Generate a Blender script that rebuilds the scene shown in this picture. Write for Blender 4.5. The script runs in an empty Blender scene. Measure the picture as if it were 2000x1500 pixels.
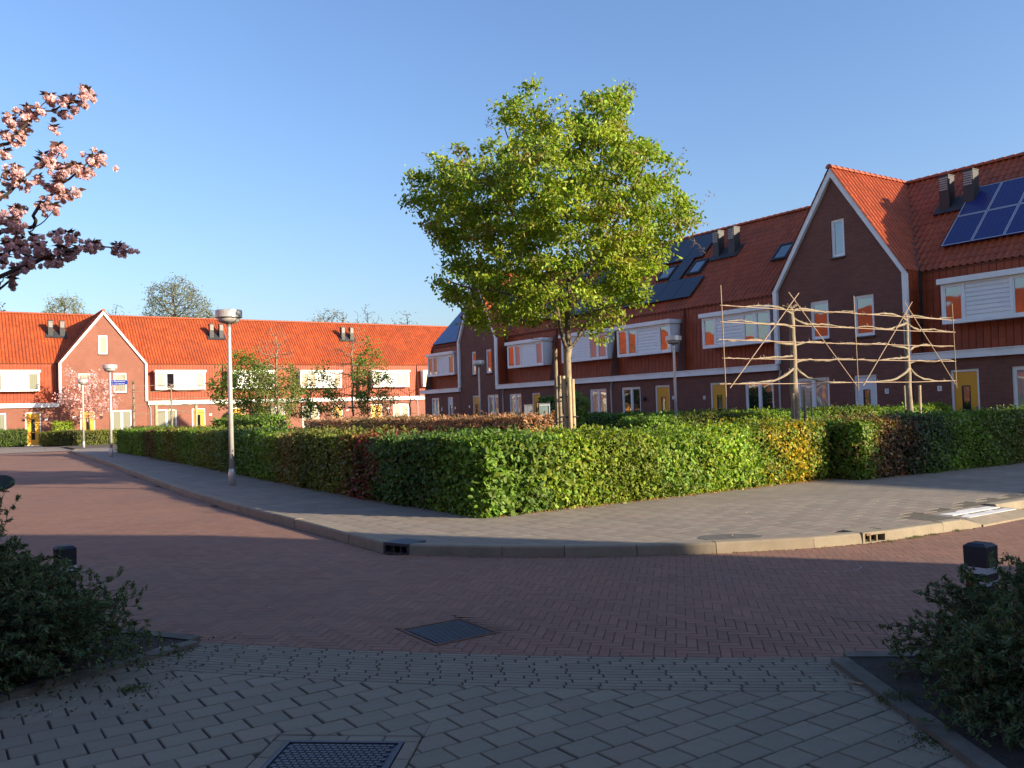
import bpy, math, random
import numpy as np
from mathutils import Vector, Matrix

random.seed(11)
rng = np.random.default_rng(11)
sc = bpy.context.scene
COL = sc.collection

# ------------------------------------------------------------------ frame
# World axes: X runs along the far (left) terrace, Y runs along the right terrace.
# The photographer stands at the origin and looks about 34 degrees to the right of Y.
TH = math.radians(34.2)
CT, ST = math.cos(TH), math.sin(TH)


def W(x, d):
    """point given as sideways offset and distance from the photographer -> world X, Y"""
    return (x * CT + d * ST, -x * ST + d * CT)


def DX(p, q):
    return (p * CT - q * ST, p * ST + q * CT)


# ------------------------------------------------------------------ camera
F_PX, EYE = 1690.0, 1.55
pitch, roll = math.atan(50 / F_PX), math.atan(0.03066)
fw = np.array([0, math.cos(pitch), math.sin(pitch)])
up0 = np.array([0, -math.sin(pitch), math.cos(pitch)])
rt0 = np.array([1.0, 0, 0])
rt = math.cos(roll) * rt0 - math.sin(roll) * up0
up = math.cos(roll) * up0 + math.sin(roll) * rt0


def topq(v):
    p, q = W(v[0], v[1])
    return Vector((p, q, v[2]))


cam = bpy.data.cameras.new('camera')
cam.sensor_width = 36.0
cam.lens = 36.0 * F_PX / 2000.0
cam.clip_end = 3000
cam.clip_start = 0.05
camo = bpy.data.objects.new('camera', cam)
M = Matrix.Identity(4)
for i, v in enumerate((topq(rt), topq(up), -topq(fw))):
    for j in range(3):
        M[j][i] = v[j]
M[2][3] = EYE
camo.matrix_world = M
COL.objects.link(camo)
sc.camera = camo

# ------------------------------------------------------------------ light
SUN_EL = math.radians(16.0)
SH = Vector((0.519, -0.855, 0)).normalized()
SUN = Vector((SH.x * math.cos(SUN_EL), SH.y * math.cos(SUN_EL), math.sin(SUN_EL)))
w = bpy.data.worlds.new('World')
sc.world = w
w.use_nodes = True
nt = w.node_tree
nt.nodes.clear()
sky = nt.nodes.new('ShaderNodeTexSky')
sky.sky_type = 'NISHITA'
sky.sun_disc = False
sky.sun_elevation = SUN_EL
sky.sun_rotation = math.atan2(SUN.x, SUN.y)
sky.air_density = 1.3
sky.dust_density = 1.4
sky.ozone_density = 4.5
bg = nt.nodes.new('ShaderNodeBackground')
bg.inputs['Strength'].default_value = 0.112
wo = nt.nodes.new('ShaderNodeOutputWorld')
tint = nt.nodes.new('ShaderNodeMix')
tint.data_type = 'RGBA'
tint.blend_type = 'MULTIPLY'
tint.inputs[0].default_value = 1.0
tint.inputs[7].default_value = (1.05, 0.99, 1.10, 1)
nt.links.new(sky.outputs[0], tint.inputs[6])
nt.links.new(tint.outputs[2], bg.inputs[0])
nt.links.new(bg.outputs[0], wo.inputs[0])
sl = bpy.data.lights.new('sun', 'SUN')
sl.energy = 5.0
sl.angle = math.radians(0.53)
sl.color = (1.0, 0.84, 0.62)
so = bpy.data.objects.new('sun', sl)
so.rotation_mode = 'QUATERNION'
so.rotation_quaternion = SUN.to_track_quat('Z', 'Y')
so.location = (20, -30, 30)
COL.objects.link(so)
sc.view_settings.view_transform = 'Standard'
sc.view_settings.look = 'None'
sc.view_settings.exposure = 1.12
sc.view_settings.gamma = 1.0
sc.view_settings.use_curve_mapping = False


# ------------------------------------------------------------------ object helpers
def tag(o, label=None, cat=None, group=None, kind=None):
    if label: o['label'] = label
    if cat: o['category'] = cat
    if group: o['group'] = group
    if kind: o['kind'] = kind
    return o


def empty(name, loc, label=None, cat=None, group=None):
    o = bpy.data.objects.new(name, None)
    o.location = loc
    o.empty_display_size = 0.2
    COL.objects.link(o)
    return tag(o, label, cat, group)


def wloc(o):
    v = Vector((0, 0, 0))
    while o is not None:
        v = v + Vector(o.location)
        o = o.parent
    return v


def link_mesh(name, me, parent=None, mats=()):
    for m in mats:
        me.materials.append(m)
    o = bpy.data.objects.new(name, me)
    COL.objects.link(o)
    if parent is not None:
        o.parent = parent
    return o


class MB:
    def __init__(s):
        s.v, s.f, s.m = [], [], []
        s.cur = 0

    def poly(s, *pts):
        n = len(s.v)
        s.v.extend([tuple(p) for p in pts])
        s.f.append(tuple(range(n, n + len(pts))))
        s.m.append(s.cur)
        return s

    def loft(s, a, b, cap=True):
        n = len(s.v); k = len(a)
        s.v.extend([tuple(p) for p in a]); s.v.extend([tuple(p) for p in b])
        for i in range(k):
            j = (i + 1) % k
            s.f.append((n + i, n + j, n + k + j, n + k + i)); s.m.append(s.cur)
        if cap:
            s.f.append(tuple(n + i for i in reversed(range(k)))); s.m.append(s.cur)
            s.f.append(tuple(n + k + i for i in range(k))); s.m.append(s.cur)
        return s

    def box(s, x0, y0, z0, x1, y1, z1):
        return s.loft([(x0, y0, z0), (x1, y0, z0), (x1, y1, z0), (x0, y1, z0)],
                      [(x0, y0, z1), (x1, y0, z1), (x1, y1, z1), (x0, y1, z1)])

    def fbox(s, F, u0, u1, d0, d1, z0, z1):
        return s.loft([F(u0, d0, z0), F(u1, d0, z0), F(u1, d1, z0), F(u0, d1, z0)],
                      [F(u0, d0, z1), F(u1, d0, z1), F(u1, d1, z1), F(u0, d1, z1)])

    def ring(s, c, r, z, n):
        return [(c[0] + r * math.cos(2 * math.pi * i / n), c[1] + r * math.sin(2 * math.pi * i / n), z) for i in range(n)]

    def lathe(s, c, prof, n=20):
        """prof: list of (r, z)"""
        n0 = len(s.v); k = len(prof)
        for r, z in prof:
            s.v.extend(s.ring(c, max(r, 1e-4), z, n))
        for a in range(k - 1):
            for i in range(n):
                j = (i + 1) % n
                s.f.append((n0 + a * n + i, n0 + a * n + j, n0 + (a + 1) * n + j, n0 + (a + 1) * n + i)); s.m.append(s.cur)
        s.f.append(tuple(n0 + i for i in reversed(range(n)))); s.m.append(s.cur)
        s.f.append(tuple(n0 + (k - 1) * n + i for i in range(n))); s.m.append(s.cur)
        return s

    def tube(s, path, radii, n=6):
        path = [Vector(p) for p in path]
        if not hasattr(radii, '__len__'):
            radii = [radii] * len(path)
        n0 = len(s.v)
        ref = Vector((0.31, 0.17, 0.93)).normalized()
        for i, p in enumerate(path):
            a = path[max(i - 1, 0)]; b = path[min(i + 1, len(path) - 1)]
            t = (b - a)
            t = t.normalized() if t.length > 1e-9 else Vector((0, 0, 1))
            r = ref if abs(t.dot(ref)) < 0.95 else Vector((1, 0, 0))
            x = t.cross(r).normalized(); y = t.cross(x)
            for k in range(n):
                an = 2 * math.pi * k / n
                s.v.append(tuple(p + (x * math.cos(an) + y * math.sin(an)) * radii[i]))
        for i in range(len(path) - 1):
            for k in range(n):
                j = (k + 1) % n
                s.f.append((n0 + i * n + k, n0 + i * n + j, n0 + (i + 1) * n + j, n0 + (i + 1) * n + k)); s.m.append(s.cur)
        s.f.append(tuple(n0 + i for i in reversed(range(n)))); s.m.append(s.cur)
        s.f.append(tuple(n0 + (len(path) - 1) * n + i for i in range(n))); s.m.append(s.cur)
        return s

    def build(s, name, mats, parent=None, smooth=False, kind=None, label=None):
        off = wloc(parent) if parent is not None else Vector((0, 0, 0))
        me = bpy.data.meshes.new(name)
        me.from_pydata([(x - off.x, y - off.y, z - off.z) for x, y, z in s.v], [], s.f)
        if not isinstance(mats, (list, tuple)):
            mats = [mats]
        if len(mats) > 1:
            me.polygons.foreach_set('material_index', s.m)
        if smooth:
            me.polygons.foreach_set('use_smooth', [True] * len(me.polygons))
        o = link_mesh(name, me, parent, mats)
        if kind: o['kind'] = kind
        if label: o['label'] = label
        return o


def array_mesh(name, V, Fq, mats, parent=None, colors=None, smooth=False, kind=None):
    """V (n,3) numpy, Fq (m,4) numpy quads, colors (n,3) per vertex"""
    off = wloc(parent) if parent is not None else Vector((0, 0, 0))
    V = np.asarray(V, dtype=np.float32) - np.array([off.x, off.y, off.z], dtype=np.float32)
    me = bpy.data.meshes.new(name)
    n, m = len(V), len(Fq)
    k = Fq.shape[1]
    me.vertices.add(n)
    me.vertices.foreach_set('co', V.ravel())
    me.loops.add(m * k)
    me.loops.foreach_set('vertex_index', np.asarray(Fq, dtype=np.int32).ravel())
    me.polygons.add(m)
    me.polygons.foreach_set('loop_start', np.arange(0, m * k, k, dtype=np.int32))
    me.polygons.foreach_set('loop_total', np.full(m, k, dtype=np.int32))
    me.update(calc_edges=True)
    me.polygons.foreach_set('use_smooth', np.full(m, bool(smooth)))
    if colors is not None:
        ca = me.color_attributes.new('Col', 'FLOAT_COLOR', 'POINT')
        cc = np.ones((n, 4), dtype=np.float32)
        cc[:, :3] = colors
        ca.data.foreach_set('color', cc.ravel())
    if not isinstance(mats, (list, tuple)):
        mats = [mats]
    o = link_mesh(name, me, parent, mats)
    if kind: o['kind'] = kind
    return o


# ------------------------------------------------------------------ materials
def nodes(name):
    m = bpy.data.materials.new(name)
    m.use_nodes = True
    t = m.node_tree
    t.nodes.clear()
    out = t.nodes.new('ShaderNodeOutputMaterial')
    b = t.nodes.new('ShaderNodeBsdfPrincipled')
    t.links.new(b.outputs[0], out.inputs[0])
    return m, t, b, out


def N(t, ty, **kw):
    n = t.nodes.new(ty)
    for k, v in kw.items():
        setattr(n, k, v)
    return n


def noise(t, scale, detail=4, rough=0.6, coord='Object', vec=None):
    n = N(t, 'ShaderNodeTexNoise')
    n.inputs['Scale'].default_value = scale
    n.inputs['Detail'].default_value = detail
    n.inputs['Roughness'].default_value = rough
    if vec is None:
        tc = N(t, 'ShaderNodeTexCoord')
        vec = tc.outputs[coord]
    t.links.new(vec, n.inputs['Vector'])
    return n


def mixc(t, fac, a, b, mode='MIX'):
    n = N(t, 'ShaderNodeMix', data_type='RGBA', blend_type=mode)
    for i, x in ((0, fac), (6, a), (7, b)):
        if hasattr(x, 'is_linked') or hasattr(x, 'links'):
            t.links.new(x, n.inputs[i])
        elif i == 0:
            n.inputs[0].default_value = x
        else:
            n.inputs[i].default_value = (*x[:3], 1)
    return n.outputs[2]


def ramp(t, src, lo, hi):
    n = N(t, 'ShaderNodeMapRange')
    n.inputs['From Min'].default_value = lo
    n.inputs['From Max'].default_value = hi
    t.links.new(src, n.inputs['Value'])
    return n.outputs['Result']


def bump(t, b, src, strength, dist=0.01):
    n = N(t, 'ShaderNodeBump')
    n.inputs['Strength'].default_value = strength
    n.inputs['Distance'].default_value = dist
    t.links.new(src, n.inputs['Height'])
    t.links.new(n.outputs[0], b.inputs['Normal'])
    return n


def pm(name, col, rough=0.7, var=0.15, scale=3.0, bmp=0.3, bscale=60.0, rand=0.0, metallic=0.0,
       attr=False, dirt=None, dscale=1.2, spec=0.5, coord='Object', bdist=0.004):
    """general weathered procedural material; rand = variation from piece to piece"""
    m, t, b, out = nodes(name)
    n1 = noise(t, scale, 5, 0.65, coord)
    f = ramp(t, n1.outputs['Fac'], 0.3, 0.7)
    c = mixc(t, f, [x * (1 - var) for x in col], [min(1, x * (1 + var)) for x in col])
    if rand:
        oi = N(t, 'ShaderNodeObjectInfo')
        if attr:
            a = N(t, 'ShaderNodeAttribute', attribute_name='Col')
            sep = N(t, 'ShaderNodeSeparateColor')
            t.links.new(a.outputs['Color'], sep.inputs[0])
            r = sep.outputs[0]
            r2 = sep.outputs[1]
        else:
            r = oi.outputs['Random']
            mm = N(t, 'ShaderNodeMath', operation='MULTIPLY'); mm.inputs[1].default_value = 17.31
            t.links.new(r, mm.inputs[0])
            fr = N(t, 'ShaderNodeMath', operation='FRACT'); t.links.new(mm.outputs[0], fr.inputs[0])
            r2 = fr.outputs[0]
        k = N(t, 'ShaderNodeMapRange')
        k.inputs['To Min'].default_value = 1 - rand
        k.inputs['To Max'].default_value = 1 + rand
        t.links.new(r, k.inputs['Value'])
        c = mixc(t, 1.0, c, k.outputs['Result'], 'MULTIPLY')
        k2 = N(t, 'ShaderNodeMapRange')
        k2.inputs['From Min'].default_value = 0.55
        k2.inputs['To Max'].default_value = rand * 1.2
        t.links.new(r2, k2.inputs['Value'])
        c = mixc(t, k2.outputs['Result'], c, (col[0] * 1.25 + 0.02, col[1] * 0.75, col[2] * 0.8))
    if dirt is not None:
        n2 = noise(t, dscale, 6, 0.7, coord)
        f2 = ramp(t, n2.outputs['Fac'], 0.5, 0.75)
        mm = N(t, 'ShaderNodeMath', operation='MULTIPLY'); mm.inputs[1].default_value = 0.7
        t.links.new(f2, mm.inputs[0])
        c = mixc(t, mm.outputs[0], c, dirt)
    t.links.new(c, b.inputs['Base Color'])
    b.inputs['Roughness'].default_value = rough
    b.inputs['Metallic'].default_value = metallic
    b.inputs['Specular IOR Level'].default_value = spec
    if bmp:
        n3 = noise(t, bscale, 3, 0.6, coord)
        bump(t, b, n3.outputs['Fac'], bmp, bdist)
    return m


def brick_mat(name, axis, c1, c2, mortar):
    m, t, b, out = nodes(name)
    tc = N(t, 'ShaderNodeTexCoord')
    sx = N(t, 'ShaderNodeSeparateXYZ'); t.links.new(tc.outputs['Object'], sx.inputs[0])
    cb = N(t, 'ShaderNodeCombineXYZ')
    t.links.new(sx.outputs['Y' if axis == 'y' else 'X'], cb.inputs[0])
    t.links.new(sx.outputs['Z'], cb.inputs[1])
    br = N(t, 'ShaderNodeTexBrick')
    t.links.new(cb.outputs[0], br.inputs['Vector'])
    br.inputs['Scale'].default_value = 1.0
    br.inputs['Brick Width'].default_value = 0.22
    br.inputs['Row Height'].default_value = 0.0625
    br.inputs['Mortar Size'].default_value = 0.006
    br.inputs['Mortar Smooth'].default_value = 0.2
    br.inputs['Color1'].default_value = (*c1, 1)
    br.inputs['Color2'].default_value = (*c2, 1)
    br.inputs['Mortar'].default_value = (*mortar, 1)
    n1 = noise(t, 1.1, 5, 0.7)
    c = mixc(t, 1.0, br.outputs['Color'], ramp(t, n1.outputs['Fac'], -0.9, 0.8), 'MULTIPLY')
    n2 = noise(t, 25, 3)
    c = mixc(t, ramp(t, n2.outputs['Fac'], 0.35, 1.4), c, (c1[0] * 1.8, c1[1] * 1.5, c1[2] * 1.3))
    t.links.new(c, b.inputs['Base Color'])
    b.inputs['Roughness'].default_value = 0.85
    bn = bump(t, b, br.outputs['Fac'], 0.6, 0.006)
    bn.invert = True
    return m


def leaf_mat(name, trans=0.35, rough=0.5, gloss=0.35):
    m = bpy.data.materials.new(name)
    m.use_nodes = True
    t = m.node_tree
    t.nodes.clear()
    out = t.nodes.new('ShaderNodeOutputMaterial')
    a = N(t, 'ShaderNodeAttribute', attribute_name='Col')
    p = N(t, 'ShaderNodeBsdfPrincipled')
    p.inputs['Roughness'].default_value = rough
    p.inputs['Specular IOR Level'].default_value = gloss
    nn = noise(t, 30, 2)
    c = mixc(t, ramp(t, nn.outputs['Fac'], 0.45, 1.6), a.outputs['Color'], (0.03, 0.04, 0.01))
    t.links.new(c, p.inputs['Base Color'])
    tr = N(t, 'ShaderNodeBsdfTranslucent')
    c2 = mixc(t, 1.0, a.outputs['Color'], (1.25, 1.35, 0.55), 'MULTIPLY')
    t.links.new(c2, tr.inputs['Color'])
    mx = N(t, 'ShaderNodeMixShader'); mx.inputs[0].default_value = trans
    t.links.new(p.outputs[0], mx.inputs[1]); t.links.new(tr.outputs[0], mx.inputs[2])
    t.links.new(mx.outputs[0], out.inputs[0])
    return m


def glass_mat(name, col=(0.015, 0.018, 0.02), wav=0.02, ior=2.1, folds=None, blind=None):
    m, t, b, out = nodes(name)
    n0 = noise(t, 1.3, 2)
    c = mixc(t, ramp(t, n0.outputs['Fac'], 0.3, 0.7), [x * 0.7 for x in col], [x * 1.2 for x in col])
    if folds:
        wv = N(t, 'ShaderNodeTexWave', wave_type='BANDS', bands_direction=folds)
        wv.inputs['Scale'].default_value = 2.2
        wv.inputs['Distortion'].default_value = 1.5
        wv.inputs['Detail Scale'].default_value = 0.3
        tc = N(t, 'ShaderNodeTexCoord'); t.links.new(tc.outputs['Object'], wv.inputs['Vector'])
        c = mixc(t, wv.outputs['Fac'], [x * 0.8 for x in col], col)
    t.links.new(c, b.inputs['Base Color'])
    b.inputs['Roughness'].default_value = 0.55 if folds else 0.03
    b.inputs['IOR'].default_value = 1.45 if folds else ior
    b.inputs['Coat Weight'].default_value = 1.0
    b.inputs['Coat Roughness'].default_value = 0.02
    b.inputs['Coat IOR'].default_value = 1.9
    n = noise(t, 1.7, 1, 0.3)
    bn = N(t, 'ShaderNodeBump'); bn.inputs['Strength'].default_value = wav; bn.inputs['Distance'].default_value = 0.5
    t.links.new(n.outputs['Fac'], bn.inputs['Height'])
    t.links.new(bn.outputs[0], b.inputs['Normal']); t.links.new(bn.outputs[0], b.inputs['Coat Normal'])
    return m


def grid_mat(name, col, line, sx, sy, lw=0.03, rough=0.15):
    """solar cells: grid in object space of the panel (generated coords)"""
    m, t, b, out = nodes(name)
    tc = N(t, 'ShaderNodeTexCoord')
    br = N(t, 'ShaderNodeTexBrick'); br.offset = 0.0
    mp = N(t, 'ShaderNodeMapping'); t.links.new(tc.outputs['UV'], mp.inputs['Vector'])
    mp.inputs['Scale'].default_value = (sx, sy, 1)
    t.links.new(mp.outputs[0], br.inputs['Vector'])
    br.inputs['Scale'].default_value = 1.0
    br.inputs['Brick Width'].default_value = 1.0
    br.inputs['Row Height'].default_value = 1.0
    br.inputs['Mortar Size'].default_value = lw
    br.inputs['Color1'].default_value = (*col, 1)
    br.inputs['Color2'].default_value = (col[0] * 1.15, col[1] * 1.2, col[2] * 1.25, 1)
    br.inputs['Mortar'].default_value = (*line, 1)
    n1 = noise(t, 4)
    c = mixc(t, ramp(t, n1.outputs['Fac'], 0.2, 1.6), br.outputs['Color'], (col[0] + .02, col[1] + .02, col[2] + .03))
    t.links.new(c, b.inputs['Base Color'])
    b.inputs['Roughness'].default_value = rough
    return m


MAT = {}
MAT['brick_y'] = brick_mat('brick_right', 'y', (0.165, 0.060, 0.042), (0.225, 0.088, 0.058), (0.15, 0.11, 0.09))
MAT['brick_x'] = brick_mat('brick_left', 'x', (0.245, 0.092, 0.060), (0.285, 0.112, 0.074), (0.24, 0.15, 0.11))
MAT['tile'] = pm('roof_tile_clay', (0.350, 0.073, 0.022), 0.5, 0.14, 1.5, 0.15, 50, rand=0.14, spec=0.35)
MAT['tile_a'] = pm('roof_tile_clay_joined', (0.350, 0.073, 0.022), 0.5, 0.16, 0.8, 0.15, 50, rand=0.14, attr=True, spec=0.35, dirt=(0.20, 0.055, 0.03), dscale=0.45)
MAT['clad_a'] = pm('wall_tile_clay_joined', (0.285, 0.052, 0.014), 0.55, 0.16, 0.8, 0.15, 50, rand=0.14, attr=True, spec=0.3, dirt=(0.17, 0.045, 0.02), dscale=0.5)
MAT['clad'] = pm('wall_tile_clay', (0.285, 0.052, 0.014), 0.55, 0.14, 1.5, 0.15, 50, rand=0.14, spec=0.3)
MAT['roofslab'] = pm('roof_underlay', (0.16, 0.045, 0.02), 0.9)
MAT['white'] = pm('white_paint', (0.82, 0.81, 0.77), 0.45, 0.05, 2.0, 0.05, 30, dirt=(0.55, 0.52, 0.46), dscale=0.8)
MAT['whitef'] = pm('window_paint', (0.83, 0.82, 0.79), 0.4, 0.04, 2.0, 0.03, 30)
MAT['board'] = pm('siding_paint', (0.80, 0.79, 0.75), 0.5, 0.05, 3.0, 0.05, 40, rand=0.05)
MAT['door'] = pm('yellow_door_paint', (0.72, 0.33, 0.015), 0.35, 0.05, 2.0, 0.03, 30)
MAT['doorw'] = pm('white_door_paint', (0.70, 0.70, 0.70), 0.35, 0.05, 2.0, 0.03, 30)
MAT['dark'] = pm('black_metal', (0.02, 0.021, 0.023), 0.55, 0.2, 6, 0.1)
MAT['lead'] = pm('lead_flashing', (0.035, 0.037, 0.042), 0.6, 0.25, 5, 0.3, 20)
MAT['louvre'] = pm('grey_louvre', (0.33, 0.31, 0.28), 0.6, 0.2, 6, 0.1)
MAT['pipe'] = pm('downpipe_zinc', (0.42, 0.42, 0.42), 0.4, 0.1, 4, 0.05, metallic=0.2)
MAT['steel'] = pm('lamp_steel', (0.56, 0.54, 0.50), 0.36, 0.12, 5, 0.12, 90, metallic=0.35)
MAT['lampbowl'] = pm('lamp_bowl', (0.36, 0.33, 0.30), 0.3, 0.15, 8, 0.05)
MAT['pane'] = glass_mat('window_glass', (0.012, 0.014, 0.016), 0.012)
MAT['panec'] = glass_mat('window_curtain_x', (0.25, 0.25, 0.17), 0.008, folds='X')
MAT['panecy'] = glass_mat('window_curtain_y', (0.30, 0.25, 0.22), 0.012, folds='Y')
MAT['paneb'] = glass_mat('window_blind', (0.40, 0.38, 0.34), 0.02, folds='Z')
MAT['skyl'] = glass_mat('skylight_glass', (0.02, 0.03, 0.035), 0.01)
MAT['pvb'] = grid_mat('solar_cells_blue', (0.012, 0.020, 0.115), (0.05, 0.07, 0.16), 6, 9, 0.03, 0.22)
MAT['pvk'] = grid_mat('solar_cells_black', (0.008, 0.010, 0.018), (0.012, 0.014, 0.022), 6, 10, 0.02, 0.30)
MAT['pvframe'] = pm('silver_frame', (0.55, 0.56, 0.58), 0.35, 0.05, 5, 0, metallic=0.6)
MAT['plate'] = pm('number_plate', (0.8, 0.8, 0.78), 0.3, 0.03, 5, 0)
MAT['ink'] = pm('black_lettering', (0.02, 0.02, 0.02), 0.5, 0.05, 5, 0)
MAT['sill'] = pm('dark_sill', (0.05, 0.045, 0.045), 0.5, 0.1, 5, 0.1)
MAT['road'] = pm('road_joint_sand', (0.11, 0.07, 0.06), 0.95, 0.2, 8, 0.3, 120)
MAT['roadfar'] = pm('road_brick_far', (0.215, 0.110, 0.070), 0.85, 0.16, 0.35, 0.25, 14, dirt=(0.17, 0.10, 0.085), dscale=0.15)
MAT['rbrick'] = pm('road_brick', (0.215, 0.110, 0.070), 0.85, 0.18, 5, 0.35, 90, rand=0.13, dirt=(0.17, 0.11, 0.09), dscale=0.9)
MAT['rbrick_a'] = pm('road_brick_joined', (0.215, 0.110, 0.070), 0.85, 0.14, 0.35, 0.3, 60, rand=0.13, attr=True, dirt=(0.19, 0.115, 0.09), dscale=0.6)
MAT['pave'] = pm('grey_paver', (0.215, 0.182, 0.125), 0.9, 0.16, 6, 0.6, 150, rand=0.10, dirt=(0.10, 0.10, 0.08), dscale=2.5)
MAT['pave_a'] = pm('grey_paver_joined', (0.225, 0.190, 0.145), 0.9, 0.16, 0.9, 0.4, 90, rand=0.10, attr=True, dirt=(0.17, 0.15, 0.11), dscale=0.8)
MAT['slab'] = pm('pavement_tile', (0.225, 0.190, 0.145), 0.9, 0.16, 5, 0.4, 120, rand=0.10, dirt=(0.17, 0.15, 0.12), dscale=1.1)
MAT['pavefar'] = pm('pavement_far', (0.22, 0.19, 0.16), 0.9, 0.15, 0.5, 0.3, 20)
MAT['joint'] = pm('joint_soil', (0.040, 0.036, 0.030), 1.0, 0.3, 10, 0.5, 120)
MAT['joint2'] = pm('pavement_joint', (0.10, 0.085, 0.06), 1.0, 0.3, 10, 0.5, 120)
MAT['kerb'] = pm('kerb_concrete', (0.25, 0.21, 0.145), 0.85, 0.15, 5, 0.5, 140, rand=0.08, dirt=(0.2, 0.17, 0.12), dscale=2)
MAT['kerbd'] = pm('bed_kerb', (0.115, 0.105, 0.08), 0.95, 0.3, 6, 0.8, 120, rand=0.1, dirt=(0.07, 0.07, 0.04), dscale=4)
MAT['soil'] = pm('bed_soil', (0.045, 0.035, 0.026), 1.0, 0.4, 9, 1.0, 60, bdist=0.03)
MAT['ground'] = pm('ground_grass', (0.05, 0.06, 0.025), 1.0, 0.3, 1, 0.5, 40)
MAT['iron'] = pm('cast_iron', (0.055, 0.058, 0.075), 0.5, 0.2, 12, 0.3, 120, metallic=0.3)
MAT['tar'] = pm('tar_patch', (0.10, 0.095, 0.08), 0.9, 0.25, 9, 0.6, 90)
MAT['ironp'] = pm('iron_cover', (0.075, 0.072, 0.085), 0.5, 0.2, 12, 0.3, 120, metallic=0.3)
MAT['rust'] = pm('rusty_iron', (0.16, 0.08, 0.05), 0.8, 0.3, 12, 0.4, 100)
MAT['whitetile'] = pm('white_tile', (0.72, 0.70, 0.64), 0.7, 0.08, 6, 0.4, 60, rand=0.05)
MAT['leaf'] = leaf_mat('leaf', 0.38)
MAT['leafh'] = leaf_mat('hedge_leaf', 0.30, 0.5, 0.25)
MAT['petal'] = leaf_mat('petal', 0.35, 0.7, 0.1)
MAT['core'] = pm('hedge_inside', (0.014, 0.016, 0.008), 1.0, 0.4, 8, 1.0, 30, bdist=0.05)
MAT['bark'] = pm('bark_smooth', (0.26, 0.205, 0.13), 0.85, 0.22, 6, 0.7, 45, dirt=(0.12, 0.11, 0.06), dscale=5, bdist=0.01)
MAT['barkm'] = pm('bark_limbs', (0.13, 0.10, 0.062), 0.85, 0.22, 6, 0.7, 45, dirt=(0.07, 0.06, 0.035), dscale=5, bdist=0.01)
MAT['barkd'] = pm('bark_dark', (0.075, 0.055, 0.042), 0.9, 0.25, 8, 0.7, 60, bdist=0.008)
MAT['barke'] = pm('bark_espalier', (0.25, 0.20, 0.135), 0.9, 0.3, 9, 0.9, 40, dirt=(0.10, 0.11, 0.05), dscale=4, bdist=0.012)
MAT['cane'] = pm('cane', (0.33, 0.235, 0.155), 0.7, 0.15, 6, 0.3, 50)
MAT['stake'] = pm('stake_wood', (0.44, 0.33, 0.19), 0.85, 0.22, 7, 0.6, 30, dirt=(0.28, 0.21, 0.12), dscale=3, bdist=0.006)
MAT['strap'] = pm('black_strap', (0.02, 0.02, 0.02), 0.7, 0.1, 6, 0)
MAT['planks'] = pm('fence_wood', (0.22, 0.14, 0.08), 0.85, 0.2, 7, 0.5, 40, rand=0.15)
MAT['bollard'] = pm('bollard_rubber', (0.016, 0.018, 0.024), 0.6, 0.2, 9, 0.2, 80)
MAT['refw'] = pm('reflector_white', (0.6, 0.6, 0.62), 0.35, 0.1, 8, 0)
MAT['refr'] = pm('reflector_red', (0.5, 0.03, 0.02), 0.35, 0.1, 8, 0)
MAT['sign'] = pm('sign_blue', (0.03, 0.07, 0.42), 0.35, 0.05, 5, 0)
MAT['signw'] = pm('sign_white', (0.55, 0.6, 0.8), 0.4, 0.05, 5, 0)
MAT['carpaint'] = pm('car_paint', (0.02, 0.05, 0.06), 0.25, 0.1, 5, 0)
MAT['tyre'] = pm('tyre', (0.02, 0.02, 0.02), 0.8, 0.1, 9, 0.2)
MAT['mirror'] = glass_mat('mirror_glass', (0.03, 0.10, 0.11), 0.01, ior=1.9)
MAT['cabg'] = pm('cabinet_grey', (0.20, 0.21, 0.23), 0.6, 0.08, 4, 0.05)
MAT['cabl'] = pm('cabinet_green', (0.22, 0.31, 0.29), 0.3, 0.2, 3, 0.05)
MAT['chalk'] = pm('chalk', (0.34, 0.30, 0.29), 1.0, 0.3, 20, 0)
MAT['dead'] = pm('dead_leaf', (0.30, 0.16, 0.07), 0.9, 0.3, 20, 0)
MAT['speck'] = pm('pale_speck', (0.45, 0.43, 0.38), 0.9, 0.2, 20, 0)
# ------------------------------------------------------------------ ground, road, pavement
def clip(poly, nx, ny, c):
    """keep the part of a convex polygon where nx*x+ny*y <= c"""
    out = []
    for i in range(len(poly)):
        a, b = poly[i], poly[(i + 1) % len(poly)]
        da = nx * a[0] + ny * a[1] - c
        db = nx * b[0] + ny * b[1] - c
        if da <= 0: out.append(a)
        if da * db < 0:
            t = da / (da - db)
            out.append((a[0] + (b[0] - a[0]) * t, a[1] + (b[1] - a[1]) * t))
    return out


def area(poly):
    return 0.5 * sum(poly[i][0] * poly[(i + 1) % len(poly)][1] - poly[(i + 1) % len(poly)][0] * poly[i][1] for i in range(len(poly)))


def cen(poly):
    return (sum(p[0] for p in poly) / len(poly), sum(p[1] for p in poly) / len(poly))


def shrink(poly, g):
    """inset a convex counter-clockwise polygon"""
    if area(poly) < 0: poly = poly[::-1]
    out = list(poly)
    for i in range(len(poly)):
        a, b = poly[i], poly[(i + 1) % len(poly)]
        dx, dy = b[0] - a[0], b[1] - a[1]
        l = math.hypot(dx, dy)
        if l < 1e-5: continue
        nx, ny = dy / l, -dx / l
        out = clip(out, nx, ny, nx * a[0] + ny * a[1] - g)
        if len(out) < 3: return []
    return out


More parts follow.
